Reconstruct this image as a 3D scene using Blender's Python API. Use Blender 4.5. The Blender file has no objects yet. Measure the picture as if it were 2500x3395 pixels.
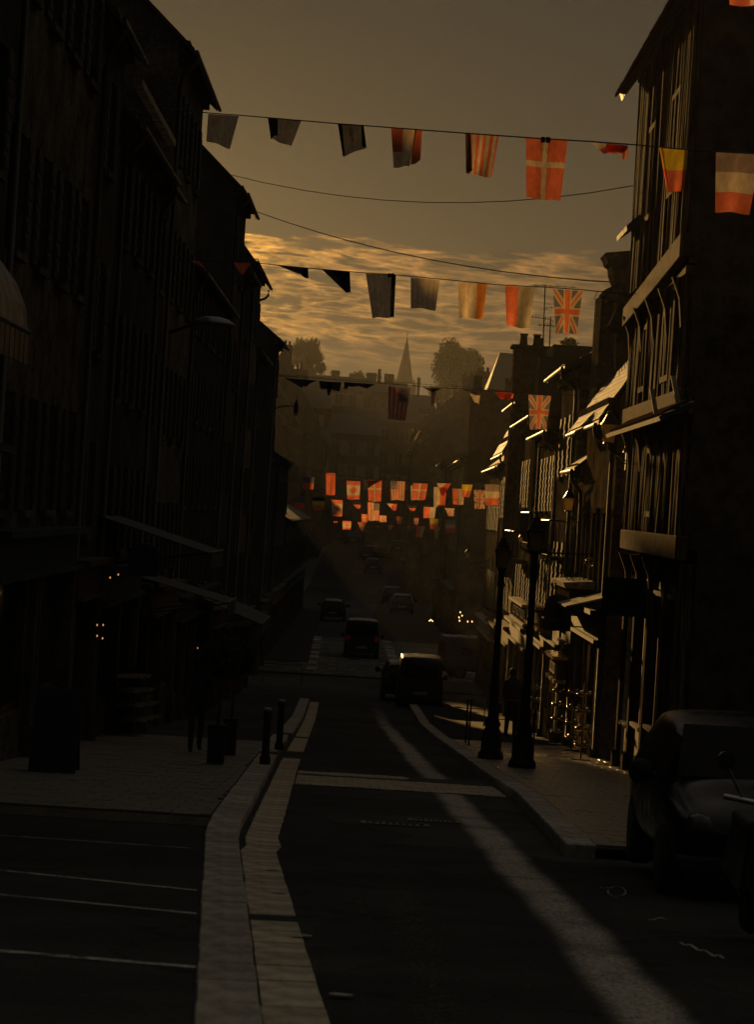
import bpy, math, random
from mathutils import Matrix, Vector
random.seed(7)
R = math.radians
S = bpy.context.scene
C = S.collection

# ------------------------------------------------------------------ camera
F = 8850.0                       # focal length in photograph pixels (2500 wide)
ROLL = R(3.5)
sR, cR = math.sin(ROLL), math.cos(ROLL)
cam = bpy.data.cameras.new('camera')
cam.sensor_fit = 'HORIZONTAL'; cam.sensor_width = 36.0; cam.lens = F/2500*36
cam.clip_start = 0.5; cam.clip_end = 6000
cam.dof.use_dof = True; cam.dof.focus_distance = 62; cam.dof.aperture_fstop = 9
camo = bpy.data.objects.new('camera', cam); C.objects.link(camo)
camo.matrix_world = Matrix.Rotation(R(90), 4, 'X') @ Matrix.Rotation(ROLL, 4, 'Z')
S.camera = camo
S.view_settings.view_transform = 'Standard'; S.view_settings.look = 'None'
S.view_settings.exposure = 0.0; S.view_settings.gamma = 1.0
S.view_settings.use_curve_mapping = False

# ------------------------------------------------------------------ light
SUN_AZ, SUN_EL = R(-7.2), R(5.7)          # azimuth from +Y (negative = left)
sd = Vector((math.sin(SUN_AZ)*math.cos(SUN_EL), math.cos(SUN_AZ)*math.cos(SUN_EL), math.sin(SUN_EL)))
sun = bpy.data.lights.new('sun', 'SUN'); sun.energy = 4.0; sun.angle = R(0.5)
sun.color = (1.0, 0.55, 0.16)
suno = bpy.data.objects.new('sun', sun); C.objects.link(suno)
suno.rotation_euler = (-sd).to_track_quat('-Z', 'Y').to_euler()

W = bpy.data.worlds.new('World'); S.world = W; W.use_nodes = True
nt = W.node_tree; nt.nodes.clear()
class NT:
    """small helper for math-heavy node trees"""
    def __init__(s, tree): s.t = tree
    def n(s, typ, **kw):
        x = s.t.nodes.new(typ)
        for k, v in kw.items(): setattr(x, k, v)
        return x
    def link(s, a, b): s.t.links.new(a, b)
    def put(s, sock, v):
        if isinstance(v, bpy.types.NodeSocket): s.t.links.new(v, sock)
        else: sock.default_value = v
    def m(s, op, a, b=0.0, c=None, clamp=False):
        x = s.n('ShaderNodeMath', operation=op); x.use_clamp = clamp
        s.put(x.inputs[0], a); s.put(x.inputs[1], b)
        if c is not None: s.put(x.inputs[2], c)
        return x.outputs[0]
    def mapr(s, v, a, b, c=0.0, d=1.0, smooth=True):
        x = s.n('ShaderNodeMapRange'); x.interpolation_type = 'SMOOTHSTEP' if smooth else 'LINEAR'
        s.put(x.inputs[0], v)
        for i, q in enumerate((a, b, c, d)): x.inputs[i+1].default_value = q
        return x.outputs[0]
    def mix(s, f, a, b, mode='MIX'):
        x = s.n('ShaderNodeMix', data_type='RGBA', blend_type=mode)
        s.put(x.inputs[0], f)
        for i, v in ((6, a), (7, b)):
            if isinstance(v, tuple): v = tuple(v)+(1,)*(4-len(v))
            s.put(x.inputs[i], v)
        return x.outputs[2]
    def noise(s, vec, scale, detail=4, rough=.55, dist=0.0):
        x = s.n('ShaderNodeTexNoise'); x.inputs['Scale'].default_value = scale
        x.inputs['Detail'].default_value = detail; x.inputs['Roughness'].default_value = rough
        x.inputs['Distortion'].default_value = dist
        if vec is not None: s.link(vec, x.inputs['Vector'])
        return x.outputs[0]
w = NT(nt)
sky = w.n('ShaderNodeTexSky'); sky.sky_type = 'NISHITA'; sky.sun_disc = False
sky.sun_elevation = SUN_EL; sky.sun_rotation = SUN_AZ
sky.air_density = 1.2; sky.dust_density = 4.0; sky.ozone_density = 1.0
tc = w.n('ShaderNodeTexCoord')
sep = w.n('ShaderNodeSeparateXYZ'); w.link(tc.outputs['Generated'], sep.inputs[0])
el = w.m('MULTIPLY', w.m('ARCSINE', sep.outputs[2]), 57.2958)                  # degrees
az = w.m('MULTIPLY', w.m('ARCTAN2', sep.outputs[0], sep.outputs[1]), 57.2958)
# angle to the sun, degrees
dt = w.n('ShaderNodeVectorMath', operation='DOT_PRODUCT'); w.link(tc.outputs['Generated'], dt.inputs[0])
dt.inputs[1].default_value = sd
ang = w.m('MULTIPLY', w.m('ARCCOSINE', w.m('MINIMUM', dt.outputs['Value'], 1.0)), 57.2958)
glow = w.m('POWER', 2.71828, w.m('DIVIDE', ang, -7.0))
wide = w.m('POWER', 2.71828, w.m('DIVIDE', ang, -40.0))
# smoky sunset air: the Nishita sky filtered to olive-brown, darker away from the sun
base = w.mix(1.0, sky.outputs[0], (0.60, 0.86, 1.06), 'MULTIPLY')
lum = w.n('ShaderNodeRGBToBW'); w.link(sky.outputs[0], lum.inputs[0])
lumc = w.n('ShaderNodeCombineColor')
for i, k in enumerate((1.12, 1.0, 0.66)): w.link(w.m('MULTIPLY', lum.outputs[0], k), lumc.inputs[i])
base = w.mix(0.55, base, lumc.outputs[0]); base = w.mix(1.0, base, (1.22, .88, .52), 'MULTIPLY')
SKYK = 0.026
fall = w.m('MULTIPLY', w.m('ADD', w.m('ADD', w.m('MULTIPLY', wide, 0.5), w.m('MULTIPLY', glow, 1.7)), 0.03), SKYK)
low = w.mapr(el, 1.0, 12.0, 1.95, 0.55)
basev = w.n('ShaderNodeVectorMath', operation='SCALE'); w.link(base, basev.inputs[0]); w.link(w.m('MULTIPLY', fall, low), basev.inputs['Scale'])
up = w.m('ADD', w.m('MULTIPLY', w.mapr(sep.outputs[2], .18, .8), 2.3), .80)       # even dusk sky overhead
back = w.mapr(sep.outputs[1], -1.0, .5, .28, 1.0)
flo = w.n('ShaderNodeVectorMath', operation='SCALE'); w.link(w.mix(w.mapr(sep.outputs[2], .12, .5), (.64, .60, .48), (.70, .645, .53)), flo.inputs[0]); w.link(w.m('MULTIPLY', up, back), flo.inputs['Scale'])
bsum = w.n('ShaderNodeVectorMath', operation='ADD'); w.link(basev.outputs[0], bsum.inputs[0]); w.link(flo.outputs[0], bsum.inputs[1])
basev = bsum
# cloud bank low over the far hill
cv = w.n('ShaderNodeCombineXYZ'); w.link(w.m('ADD', w.m('MULTIPLY', az, 0.20), w.m('MULTIPLY', el, -.10)), cv.inputs[0]); w.link(w.m('ADD', w.m('MULTIPLY', el, 1.25), w.m('MULTIPLY', az, .05)), cv.inputs[1])
wp = w.n('ShaderNodeVectorMath', operation='ADD')
wn = w.n('ShaderNodeTexNoise'); wn.inputs['Scale'].default_value = 2.0; wn.inputs['Detail'].default_value = 3; w.link(cv.outputs[0], wn.inputs['Vector'])
ws = w.n('ShaderNodeVectorMath', operation='SCALE'); w.link(wn.outputs['Color'], ws.inputs[0]); ws.inputs['Scale'].default_value = .38
w.link(cv.outputs[0], wp.inputs[0]); w.link(ws.outputs[0], wp.inputs[1])
n1 = w.noise(wp.outputs[0], 4.6, 10, .62, .3)
ridge = w.m('SUBTRACT', 1.0, w.m('MULTIPLY', w.m('ABSOLUTE', w.m('SUBTRACT', w.noise(wp.outputs[0], 3.2, 8, .55, .2), .5)), 11.0), clamp=True)
n2 = w.noise(wp.outputs[0], 9.0, 6, .6, .4)
edge = w.noise(cv.outputs[0], 2.4, 5, .6)
top = w.m('ADD', w.m('MULTIPLY', edge, 1.5), 5.05)
bank = w.m('MULTIPLY', w.mapr(w.m('SUBTRACT', top, el), 0.0, .28), w.mapr(el, 2.6, 4.1))
fil = w.mapr(w.m('ADD', w.m('MULTIPLY', n1, .75), w.m('MULTIPLY', n2, .25)), .46, .66)
fil = w.m('ADD', w.m('MULTIPLY', fil, .62), w.m('MULTIPLY', ridge, .38))
rim = w.mapr(w.m('SUBTRACT', top, el), .9, .0, 0.0, .55)
bright = w.m('MULTIPLY', w.m('ADD', fil, w.m('MULTIPLY', rim, fil)), bank)
cg = w.m('MULTIPLY', w.m('POWER', 2.71828, w.m('DIVIDE', ang, -4.6)), 6.0)
ccol = w.mix(w.mapr(ang, 0.5, 7.0), (4.9, 2.1, .10), (4.5, 1.9, .34))
cs = w.n('ShaderNodeVectorMath', operation='SCALE'); w.link(ccol, cs.inputs[0]); w.link(w.m('MULTIPLY', w.m('MULTIPLY', bright, cg), 1.55), cs.inputs['Scale'])
dk = w.n('ShaderNodeVectorMath', operation='SCALE'); w.link(basev.outputs[0], dk.inputs[0])
w.link(w.m('SUBTRACT', 1.0, w.m('MULTIPLY', w.m('MULTIPLY', bank, w.m('SUBTRACT', 1.0, fil)), .16)), dk.inputs['Scale'])
ad = w.n('ShaderNodeVectorMath', operation='ADD'); w.link(dk.outputs[0], ad.inputs[0]); w.link(cs.outputs[0], ad.inputs[1])
bg = w.n('ShaderNodeBackground'); bg.inputs['Strength'].default_value = 0.06
w.link(ad.outputs[0], bg.inputs['Color'])
wo = w.n('ShaderNodeOutputWorld'); w.link(bg.outputs[0], wo.inputs['Surface'])

# ------------------------------------------------------------------ geometry of the place
PROF = [(-60, 1.2), (0, -1.7), (80, -6.34), (104, -7.25), (115, -7.38), (130, -7.25), (200, -7.2), (240, -6.8), (280, -5.5),
        (330, -3.2), (400, 1.2), (500, 5.5), (700, 12), (1000, 18), (2600, 26)]
def g(Y):
    for (a, b), (d, e) in zip(PROF, PROF[1:]):
        if Y <= d: return b+(e-b)*(Y-a)/(d-a)
    return PROF[-1][1]
def un(px, py):
    x, y = px-1250, py-1697.5
    return x*cR+y*sR, -x*sR+y*cR
def P(px, py, Y):
    x, y = un(px, py); return Vector((x/F*Y, Y, -y/F*Y))
def onwall(px, py, X):
    x, y = un(px, py); Y = F*X/x; return Y, -y/F*Y
def onground(px, py, lift=0.0):
    x, y = un(px, py); Y = 6.0
    while Y < 420 and -y/F*Y > g(Y)+lift: Y += .05
    return x/F*Y, Y

# ------------------------------------------------------------------ materials
MATS = {}
def mat(name, col, rough=.8, metal=0.0, var=.25, nscale=3.0, bump=0.0, bscale=20.0, spec=.5, fine=None, stretch=None, coat=0.0):
    if name in MATS: return MATS[name]
    m = bpy.data.materials.new(name); m.use_nodes = True
    t = NT(m.node_tree); m.node_tree.nodes.clear()
    b = t.n('ShaderNodeBsdfPrincipled'); o = t.n('ShaderNodeOutputMaterial'); t.link(b.outputs[0], o.inputs[0])
    b.inputs['Roughness'].default_value = rough; b.inputs['Metallic'].default_value = metal
    b.inputs['Specular IOR Level'].default_value = spec; b.inputs['Coat Weight'].default_value = coat
    c = t.n('ShaderNodeTexCoord'); vec = c.outputs['Object']
    if stretch:
        mp = t.n('ShaderNodeMapping'); mp.inputs['Scale'].default_value = stretch; t.link(vec, mp.inputs[0]); vec = mp.outputs[0]
    n = t.noise(vec, nscale, 6, .6)
    v = t.mapr(n, .3, .7, 1-var, 1+var)
    if fine:
        v = t.m('MULTIPLY', v, t.mapr(t.noise(vec, fine, 3, .7), .3, .7, 1-var*.8, 1+var*.8))
    oi = t.n('ShaderNodeObjectInfo')
    v = t.m('MULTIPLY', v, t.m('ADD', t.m('MULTIPLY', oi.outputs['Random'], var*.8), 1-var*.4))
    sc = t.n('ShaderNodeVectorMath', operation='SCALE'); sc.inputs[0].default_value = col; t.link(v, sc.inputs['Scale'])
    t.link(sc.outputs[0], b.inputs['Base Color'])
    t.link(t.mapr(n, .3, .7, max(0, rough-.12), min(1, rough+.12)), b.inputs['Roughness'])
    if bump:
        bp = t.n('ShaderNodeBump'); bp.inputs['Strength'].default_value = bump; bp.inputs['Distance'].default_value = .02
        t.link(t.noise(vec, bscale, 4, .6), bp.inputs['Height']); t.link(bp.outputs[0], b.inputs['Normal'])
    MATS[name] = m; return m

limestone = mat('limestone', (.10, .086, .066), .95, var=.45, nscale=1.2, bump=.8, bscale=14, spec=.0, fine=9)
render_grey = mat('render_grey', (.06, .054, .045), .92, var=.3, nscale=1.0, bump=.6, bscale=25, spec=0, fine=12)
render_pale = mat('render_pale', (.075, .066, .052), .9, var=.25, nscale=.8, bump=.6, bscale=20, spec=0, fine=12)
soot_stone = mat('soot_stone', (.12, .098, .068), .95, var=.55, nscale=1.2, bump=.9, bscale=12, spec=.0, fine=9)
soot_render = mat('soot_render', (.15, .12, .085), .95, var=.5, nscale=.9, bump=.7, bscale=18, spec=.0, fine=10)
brick_red = mat('brick_red', (.11, .065, .045), .92, var=.4, nscale=4, bump=.7, bscale=10, spec=.0)
slate = mat('slate', (.06, .058, .055), .72, var=.3, nscale=2.5, bump=.35, bscale=9, spec=.12)
slate_far = mat('slate_far', (.05, .05, .052), .8, var=.3, nscale=2.0, bump=.3, bscale=5, spec=.12)
oak = mat('weathered_oak', (.10, .065, .035), .85, var=.95, nscale=3.0, bump=1.0, bscale=6, stretch=(9, 9, .3), fine=14, spec=.004)
daub = mat('plaster_infill', (.06, .05, .038), .95, var=.5, nscale=3, bump=.8, bscale=12, spec=.0)
paint_dark = mat('dark_paint', (.025, .028, .032), .7, var=.2, nscale=5, spec=.12)
paint_white = mat('white_paint', (.40, .35, .26), .75, var=.35, nscale=4, spec=.02, fine=15)
shutter_brown = mat('brown_shutters', (.13, .10, .07), .8, var=.4, nscale=4, spec=.02, fine=15)
shutter_dark = mat('dark_shutters', (.045, .045, .04), .8, var=.2, nscale=4, spec=.1)
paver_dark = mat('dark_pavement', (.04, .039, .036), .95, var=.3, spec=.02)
paint_brown = mat('brown_paint', (.07, .045, .03), .7, var=.25, nscale=4, spec=.12)
paint_green = mat('green_paint', (.02, .045, .035), .7, var=.2, spec=.12)
paint_blue = mat('blue_paint', (.03, .04, .07), .7, var=.2, spec=.12)
zinc = mat('zinc', (.07, .068, .06), .6, metal=.35, var=.2, nscale=4)
iron = mat('cast_iron', (.016, .016, .017), .5, metal=.1, var=.2, nscale=8, spec=.3)
asphalt = mat('asphalt', (.030, .030, .031), .86, var=.30, nscale=.8, bump=.6, bscale=60, fine=45, spec=.25)
granite = mat('granite', (.50, .41, .30), .80, var=.38, nscale=1.7, bump=.5, bscale=35, fine=50, spec=.3)
granite_dark = mat('granite_dark', (.36, .32, .265), .76, var=.36, nscale=2.0, bump=.5, bscale=35, fine=50, spec=.3)
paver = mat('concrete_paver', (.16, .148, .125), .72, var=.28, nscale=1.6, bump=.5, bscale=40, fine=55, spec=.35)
paver_wet = mat('smooth_paver', (.20, .17, .13), .34, var=.30, nscale=1.6, bump=.35, bscale=22, fine=40, spec=.45)
joint = mat('joint_sand', (.03, .028, .025), .95, var=.2)
roadpaint = mat('road_paint', (.42, .40, .36), .7, var=.45, nscale=9, fine=60)
rubber = mat('rubber', (.015, .015, .015), .85)
rope_m = mat('rope', (.02, .017, .014), .8)
soil = mat('ground_soil', (.05, .045, .035), .95, var=.3, nscale=.05)
fabric_dark = mat('dark_cloth', (.03, .03, .035), .9, var=.3, nscale=8)
skin = mat('skin', (.35, .2, .14), .6)
chrome = mat('chrome', (.6, .58, .55), .18, metal=1.0, var=.05)
bark = mat('bark', (.06, .045, .03), .95, var=.3)
awning_m = mat('awning_canvas', (.045, .045, .05), .85, var=.25, nscale=5, stretch=(1, 6, 1), bump=.2, bscale=8)
brass = mat('brass', (.5, .36, .14), .25, metal=1.0, var=.1)

rp = roadpaint.node_tree; t = NT(rp); pb_ = [n for n in rp.nodes if n.type == 'BSDF_PRINCIPLED'][0]; src = pb_.inputs['Base Color'].links[0].from_socket
c_ = t.n('ShaderNodeTexCoord'); wm = t.m('MULTIPLY', t.mapr(t.noise(c_.outputs['Object'], 5, 6, .75), .36, .52), t.mapr(t.noise(c_.outputs['Object'], 60, 3, .7), .3, .5, .35, 1))
t.link(t.mix(wm, (.04, .04, .04), src), pb_.inputs['Base Color'])
def glass_mat(name, col=(.02, .022, .025), rough=.06):
    if name in MATS: return MATS[name]
    m = bpy.data.materials.new(name); m.use_nodes = True
    t = NT(m.node_tree); b = m.node_tree.nodes['Principled BSDF']
    b.inputs['Base Color'].default_value = (*col, 1); b.inputs['Roughness'].default_value = rough
    b.inputs['Specular IOR Level'].default_value = .5
    bp = t.n('ShaderNodeBump'); bp.inputs['Strength'].default_value = .08; bp.inputs['Distance'].default_value = .01
    c = t.n('ShaderNodeTexCoord'); t.link(t.noise(c.outputs['Object'], 1.5, 2), bp.inputs['Height']); t.link(bp.outputs[0], b.inputs['Normal'])
    MATS[name] = m; return m
glass = glass_mat('window_glass')
carglass = glass_mat('car_glass', (.004, .004, .005), .35)
MATS['car_glass'].node_tree.nodes['Principled BSDF'].inputs['Specular IOR Level'].default_value = .03
lampglass = glass_mat('lamp_lens', (.03, .03, .03), .15)
def frosted():
    m = bpy.data.materials.new('lantern_glass'); m.use_nodes = True
    t = NT(m.node_tree); m.node_tree.nodes.clear()
    d = t.n('ShaderNodeBsdfDiffuse'); d.inputs[0].default_value = (.5, .42, .28, 1)
    tr = t.n('ShaderNodeBsdfTranslucent'); tr.inputs[0].default_value = (.62, .5, .32, 1)
    mx = t.n('ShaderNodeMixShader'); mx.inputs[0].default_value = .7
    t.link(d.outputs[0], mx.inputs[1]); t.link(tr.outputs[0], mx.inputs[2])
    o = t.n('ShaderNodeOutputMaterial'); t.link(mx.outputs[0], o.inputs[0]); return m
lantern_glass = frosted()
def emis(name, col, st):
    m = bpy.data.materials.new(name); m.use_nodes = True
    t = NT(m.node_tree); m.node_tree.nodes.clear()
    e = t.n('ShaderNodeEmission'); e.inputs[0].default_value = (*col, 1); e.inputs[1].default_value = st
    o = t.n('ShaderNodeOutputMaterial'); t.link(e.outputs[0], o.inputs[0]); return m
bulb_m = emis('warm_bulb', (1, .55, .2), 6.0)
glint_glow = emis('dim_bulb', (1, .42, .12), .7)  # glow of the bulbs added on the left in place of glints
tail_m = emis('tail_lamp_lit', (1, .04, .02), .012)
def flag_mat():
    m = bpy.data.materials.new('flag_cloth'); m.use_nodes = True
    t = NT(m.node_tree); m.node_tree.nodes.clear()
    a = t.n('ShaderNodeVertexColor'); a.layer_name = 'Col'
    c = t.n('ShaderNodeTexCoord')
    n = t.noise(c.outputs['Object'], 7.0, 5, .6)
    n2 = t.noise(c.outputs['Object'], 90.0, 2, .6)
    v = t.m('MULTIPLY', t.mapr(n, .3, .7, .80, 1.12), t.mapr(n2, .3, .7, .92, 1.08))
    sc = t.n('ShaderNodeVectorMath', operation='SCALE'); t.link(a.outputs[0], sc.inputs[0]); t.link(v, sc.inputs['Scale'])
    d = t.n('ShaderNodeBsdfDiffuse'); tr = t.n('ShaderNodeBsdfTranslucent')
    t.link(sc.outputs[0], d.inputs[0]); t.link(sc.outputs[0], tr.inputs[0])
    mx = t.n('ShaderNodeMixShader'); mx.inputs[0].default_value = .8
    t.link(d.outputs[0], mx.inputs[1]); t.link(tr.outputs[0], mx.inputs[2])
    o = t.n('ShaderNodeOutputMaterial'); t.link(mx.outputs[0], o.inputs[0]); return m
flagm = flag_mat()
def leaf_mat(name, col):
    m = bpy.data.materials.new(name); m.use_nodes = True
    t = NT(m.node_tree); m.node_tree.nodes.clear()
    g_ = t.n('ShaderNodeNewGeometry')
    v = t.m('ADD', t.m('MULTIPLY', g_.outputs['Random Per Island'], .7), .65)
    sc = t.n('ShaderNodeVectorMath', operation='SCALE'); sc.inputs[0].default_value = col; t.link(v, sc.inputs['Scale'])
    d = t.n('ShaderNodeBsdfDiffuse'); tr = t.n('ShaderNodeBsdfTranslucent')
    t.link(sc.outputs[0], d.inputs[0]); t.link(sc.outputs[0], tr.inputs[0])
    mx = t.n('ShaderNodeMixShader'); mx.inputs[0].default_value = .35
    t.link(d.outputs[0], mx.inputs[1]); t.link(tr.outputs[0], mx.inputs[2])
    o = t.n('ShaderNodeOutputMaterial'); t.link(mx.outputs[0], o.inputs[0]); return m
leafm = leaf_mat('leaves', (.05, .07, .025))
leafm2 = leaf_mat('leaves_birch', (.08, .09, .03))
car_paints = {k: mat('car_paint_'+k, c, .3, var=.04, coat=.0, spec=.2) for k, c in dict(dark=(.02, .022, .026), navy=(.008, .010, .016), grey=(.055, .055, .055), white=(.13, .13, .13), red=(.12, .015, .012), silver=(.08, .08, .08)).items()}

# ------------------------------------------------------------------ mesh helpers
ORG = {}
def tag(o, label=None, cat=None, group=None, kind=None):
    if label: o['label'] = label
    if cat: o['category'] = cat
    if group: o['group'] = group
    if kind: o['kind'] = kind
    return o
def thing(name, loc, label, cat, group=None):
    o = bpy.data.objects.new(name, None); C.objects.link(o); o.empty_display_size = .2
    o.location = loc; ORG[o.name] = Vector(loc)
    return tag(o, label, cat, group)
class MB:
    def __init__(s): s.v = []; s.f = []
    def add(s, vs, fs):
        n = len(s.v); s.v += [tuple(q) for q in vs]; s.f += [tuple(i+n for i in f) for f in fs]
    def box(s, x0, x1, y0, y1, z0, z1):
        s.add([(x, y, z) for z in (z0, z1) for y in (y0, y1) for x in (x0, x1)],
              [(0, 2, 3, 1), (4, 5, 7, 6), (0, 1, 5, 4), (2, 6, 7, 3), (0, 4, 6, 2), (1, 3, 7, 5)]); return s
    def hexa(s, p):   # 8 points: bottom 4 (ccw) then top 4
        s.add(p, [(3, 2, 1, 0), (4, 5, 6, 7), (0, 1, 5, 4), (1, 2, 6, 5), (2, 3, 7, 6), (3, 0, 4, 7)]); return s
    def quad(s, a, b, c, d): s.add([a, b, c, d], [(0, 1, 2, 3)]); return s
    def tube(s, pts, r, n=6, r2=None):
        pts = [Vector(p) for p in pts]; k = len(pts); ring = []
        for i, p in enumerate(pts):
            d = (pts[min(i+1, k-1)]-pts[max(i-1, 0)]).normalized()
            u = d.cross(Vector((0, 0, 1)))
            if u.length < .05: u = d.cross(Vector((1, 0, 0)))
            u.normalize(); v = d.cross(u); rr = r if r2 is None else r+(r2-r)*i/(k-1)
            ring += [p+(u*math.cos(a*2*math.pi/n)+v*math.sin(a*2*math.pi/n))*rr for a in range(n)]
        fs = [(i*n+a, i*n+(a+1) % n, (i+1)*n+(a+1) % n, (i+1)*n+a) for i in range(k-1) for a in range(n)]
        fs += [tuple(range(n)), tuple((k-1)*n+a for a in reversed(range(n)))]
        s.add(ring, fs); return s
    def lathe(s, prof, c, n=12, axis='z', sq=False):
        vs = []
        for r, h in prof:
            for a in range(n):
                t = (a+.5 if sq else a)*2*math.pi/n; q = (r*math.cos(t), r*math.sin(t))
                vs.append((c[0]+q[0], c[1]+q[1], c[2]+h) if axis == 'z' else ((c[0]+h, c[1]+q[0], c[2]+q[1]) if axis == 'x' else (c[0]+q[0], c[1]+h, c[2]+q[1])))
        k = len(prof)
        fs = [(i*n+a, i*n+(a+1) % n, (i+1)*n+(a+1) % n, (i+1)*n+a) for i in range(k-1) for a in range(n)]
        fs += [tuple(range(n-1, -1, -1)), tuple((k-1)*n+a for a in range(n))]
        s.add(vs, fs); return s
    def build(s, name, m, parent=None, smooth=False, bevel=0):
        o0 = ORG.get(parent.name, Vector()) if parent else Vector()
        me = bpy.data.meshes.new(name)
        me.from_pydata([(v[0]-o0.x, v[1]-o0.y, v[2]-o0.z) for v in s.v], [], s.f)
        if m: me.materials.append(m)
        if smooth: me.polygons.foreach_set('use_smooth', [True]*len(me.polygons))
        o = bpy.data.objects.new(name, me); C.objects.link(o)
        if parent: o.parent = parent; ORG[o.name] = o0
        if bevel:
            bv = o.modifiers.new('bevel', 'BEVEL'); bv.width = bevel; bv.segments = 2; bv.limit_method = 'ANGLE'
        return o
def piece(name, me, loc, parent=None, rot=(0, 0, 0), sc=(1, 1, 1)):
    o = bpy.data.objects.new(name, me); C.objects.link(o)
    o0 = ORG.get(parent.name, Vector()) if parent else Vector()
    o.location = Vector(loc)-o0; o.rotation_euler = rot; o.scale = sc
    if parent: o.parent = parent
    return o
def unit_mesh(name, m, bev=.06):
    """a unit block (1x1x1, top at z=0) with chamfered top edge, shared by pieces"""
    b = MB(); h = .5; t = h-bev
    b.add([(-h, -h, -1), (h, -h, -1), (h, h, -1), (-h, h, -1), (-h, -h, -bev*2), (h, -h, -bev*2), (h, h, -bev*2), (-h, h, -bev*2),
           (-t, -t, 0), (t, -t, 0), (t, t, 0), (-t, t, 0)],
          [(3, 2, 1, 0)]+[(i, (i+1) % 4, 4+(i+1) % 4, 4+i) for i in range(4)]+[(4+i, 4+(i+1) % 4, 8+(i+1) % 4, 8+i) for i in range(4)]+[(8, 9, 10, 11)])
    me = bpy.data.meshes.new(name); me.from_pydata(b.v, [], b.f); me.materials.append(m); return me

# ------------------------------------------------------------------ ground
def lerp(tab, y):
    for (a, b), (d, e) in zip(tab, tab[1:]):
        if y <= d: return b+(e-b)*(max(y, a)-a)/(d-a)
    return tab[-1][1]
YS = sorted(set([-40, -20, 0]+[8+i*2 for i in range(70)]+[150+i*6 for i in range(45)]+[420, 450, 500, 560, 620, 700, 800, 1000, 1400, 2000, 2600]))
def sheet(name, xl, xr, y0, y1, lift, m, kind='structure', parent=None, nx=1, step=None):
    ys = [y0]+[y for y in YS if y0 < y < y1]+[y1]
    b = MB(); vs = []
    for y in ys:
        a, c = xl(y), xr(y)
        for i in range(nx+1): vs.append((a+(c-a)*i/nx, y, g(y)+lift))
    k = nx+1
    b.add(vs, [(j*k+i, j*k+i+1, (j+1)*k+i+1, (j+1)*k+i) for j in range(len(ys)-1) for i in range(nx)])
    o = b.build(name, m, parent); tag(o, kind=kind); return o
sheet('ground', lambda y: -900, lambda y: 900, -40, 2600, -.06, soil, nx=6)
GLX = [(-20, 1.2), (8, -.13), (12.5, -.39), (25.6, -1.14), (44.5, -1.43), (94, -2.02), (112, -2.3), (150, -2.8), (186, -2.9), (240, -2.4), (280, -1.5), (330, -1.2), (400, -1)]   # kerb line, left
RKX = [(-20, 2.4), (25.2, 1.99), (36, 2.12), (43.5, 1.98), (61.5, 1.78), (94, 1.6), (112, 1.5), (150, .85), (186, -.2), (240, .9), (280, 1.8), (330, 2), (400, 2)]
road = sheet('road', lambda y: -9.0 if y < 27 else (lerp(GLX, y)-.6 if y < 52 else -4.9), lambda y: 9.0 if y < 25.3 else lerp(RKX, y)+.1 if y < 62 else 4.8, -20, 420, 0.0, asphalt, nx=8)
# asphalt with a paler, slightly smoother soft-edged strip along the lane --------------------------
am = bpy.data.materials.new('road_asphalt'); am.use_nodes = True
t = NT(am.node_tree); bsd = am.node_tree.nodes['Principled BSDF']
tc_ = t.n('ShaderNodeTexCoord'); sp = t.n('ShaderNodeSeparateXYZ'); t.link(tc_.outputs['Object'], sp.inputs[0])
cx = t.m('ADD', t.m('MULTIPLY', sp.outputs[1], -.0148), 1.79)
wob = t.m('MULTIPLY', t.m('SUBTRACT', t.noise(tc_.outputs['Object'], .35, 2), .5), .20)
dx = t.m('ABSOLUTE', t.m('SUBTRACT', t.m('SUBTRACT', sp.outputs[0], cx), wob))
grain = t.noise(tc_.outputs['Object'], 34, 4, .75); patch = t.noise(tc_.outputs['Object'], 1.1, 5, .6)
pale_band = t.m('MULTIPLY', t.mapr(dx, .06, .26, 1, 0), t.mapr(patch, .32, .55, .5, 1))
pale_band = t.m('MULTIPLY', pale_band, t.mapr(sp.outputs[1], 62, 100, 1, .0))
pale_band = t.m('MULTIPLY', pale_band, t.mapr(grain, .38, .62, .25, 1.5))
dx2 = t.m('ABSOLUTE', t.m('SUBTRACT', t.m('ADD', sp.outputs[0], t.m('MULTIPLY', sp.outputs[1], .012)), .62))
pale_band2 = t.m('MULTIPLY', t.m('MULTIPLY', t.mapr(dx2, .02, .2, 1, 0), t.mapr(grain, .55, .72)), .5)
pale_band2 = t.m('MULTIPLY', pale_band2, t.mapr(sp.outputs[1], 16, 26, 1, 0))
vv = t.m('MULTIPLY', t.mapr(patch, .3, .7, .7, 1.3), t.mapr(grain, .3, .75, .6, 1.5))
bs = t.n('ShaderNodeVectorMath', operation='SCALE'); bs.inputs[0].default_value = (.034, .034, .034); t.link(vv, bs.inputs['Scale'])
vo_ = t.n('ShaderNodeTexVoronoi'); vo_.inputs['Scale'].default_value = 9.0; t.link(tc_.outputs['Object'], vo_.inputs['Vector'])
speck = t.m('MULTIPLY', t.mapr(vo_.outputs['Distance'], .05, .12, 1, 0), t.mapr(t.noise(tc_.outputs['Object'], 2.3, 3), .45, .7))
vc = t.n('ShaderNodeTexVoronoi', feature='DISTANCE_TO_EDGE'); vc.inputs['Scale'].default_value = .32
wv = t.n('ShaderNodeVectorMath', operation='ADD'); wn_ = t.n('ShaderNodeTexNoise'); wn_.inputs['Scale'].default_value = 1.6; wn_.inputs['Detail'].default_value = 6; t.link(tc_.outputs['Object'], wn_.inputs['Vector']); t.link(tc_.outputs['Object'], wv.inputs[0]); t.link(wn_.outputs['Color'], wv.inputs[1]); t.link(wv.outputs[0], vc.inputs['Vector'])
crack = t.mapr(vc.outputs['Distance'], .0, .012, .35, 1)
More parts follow.
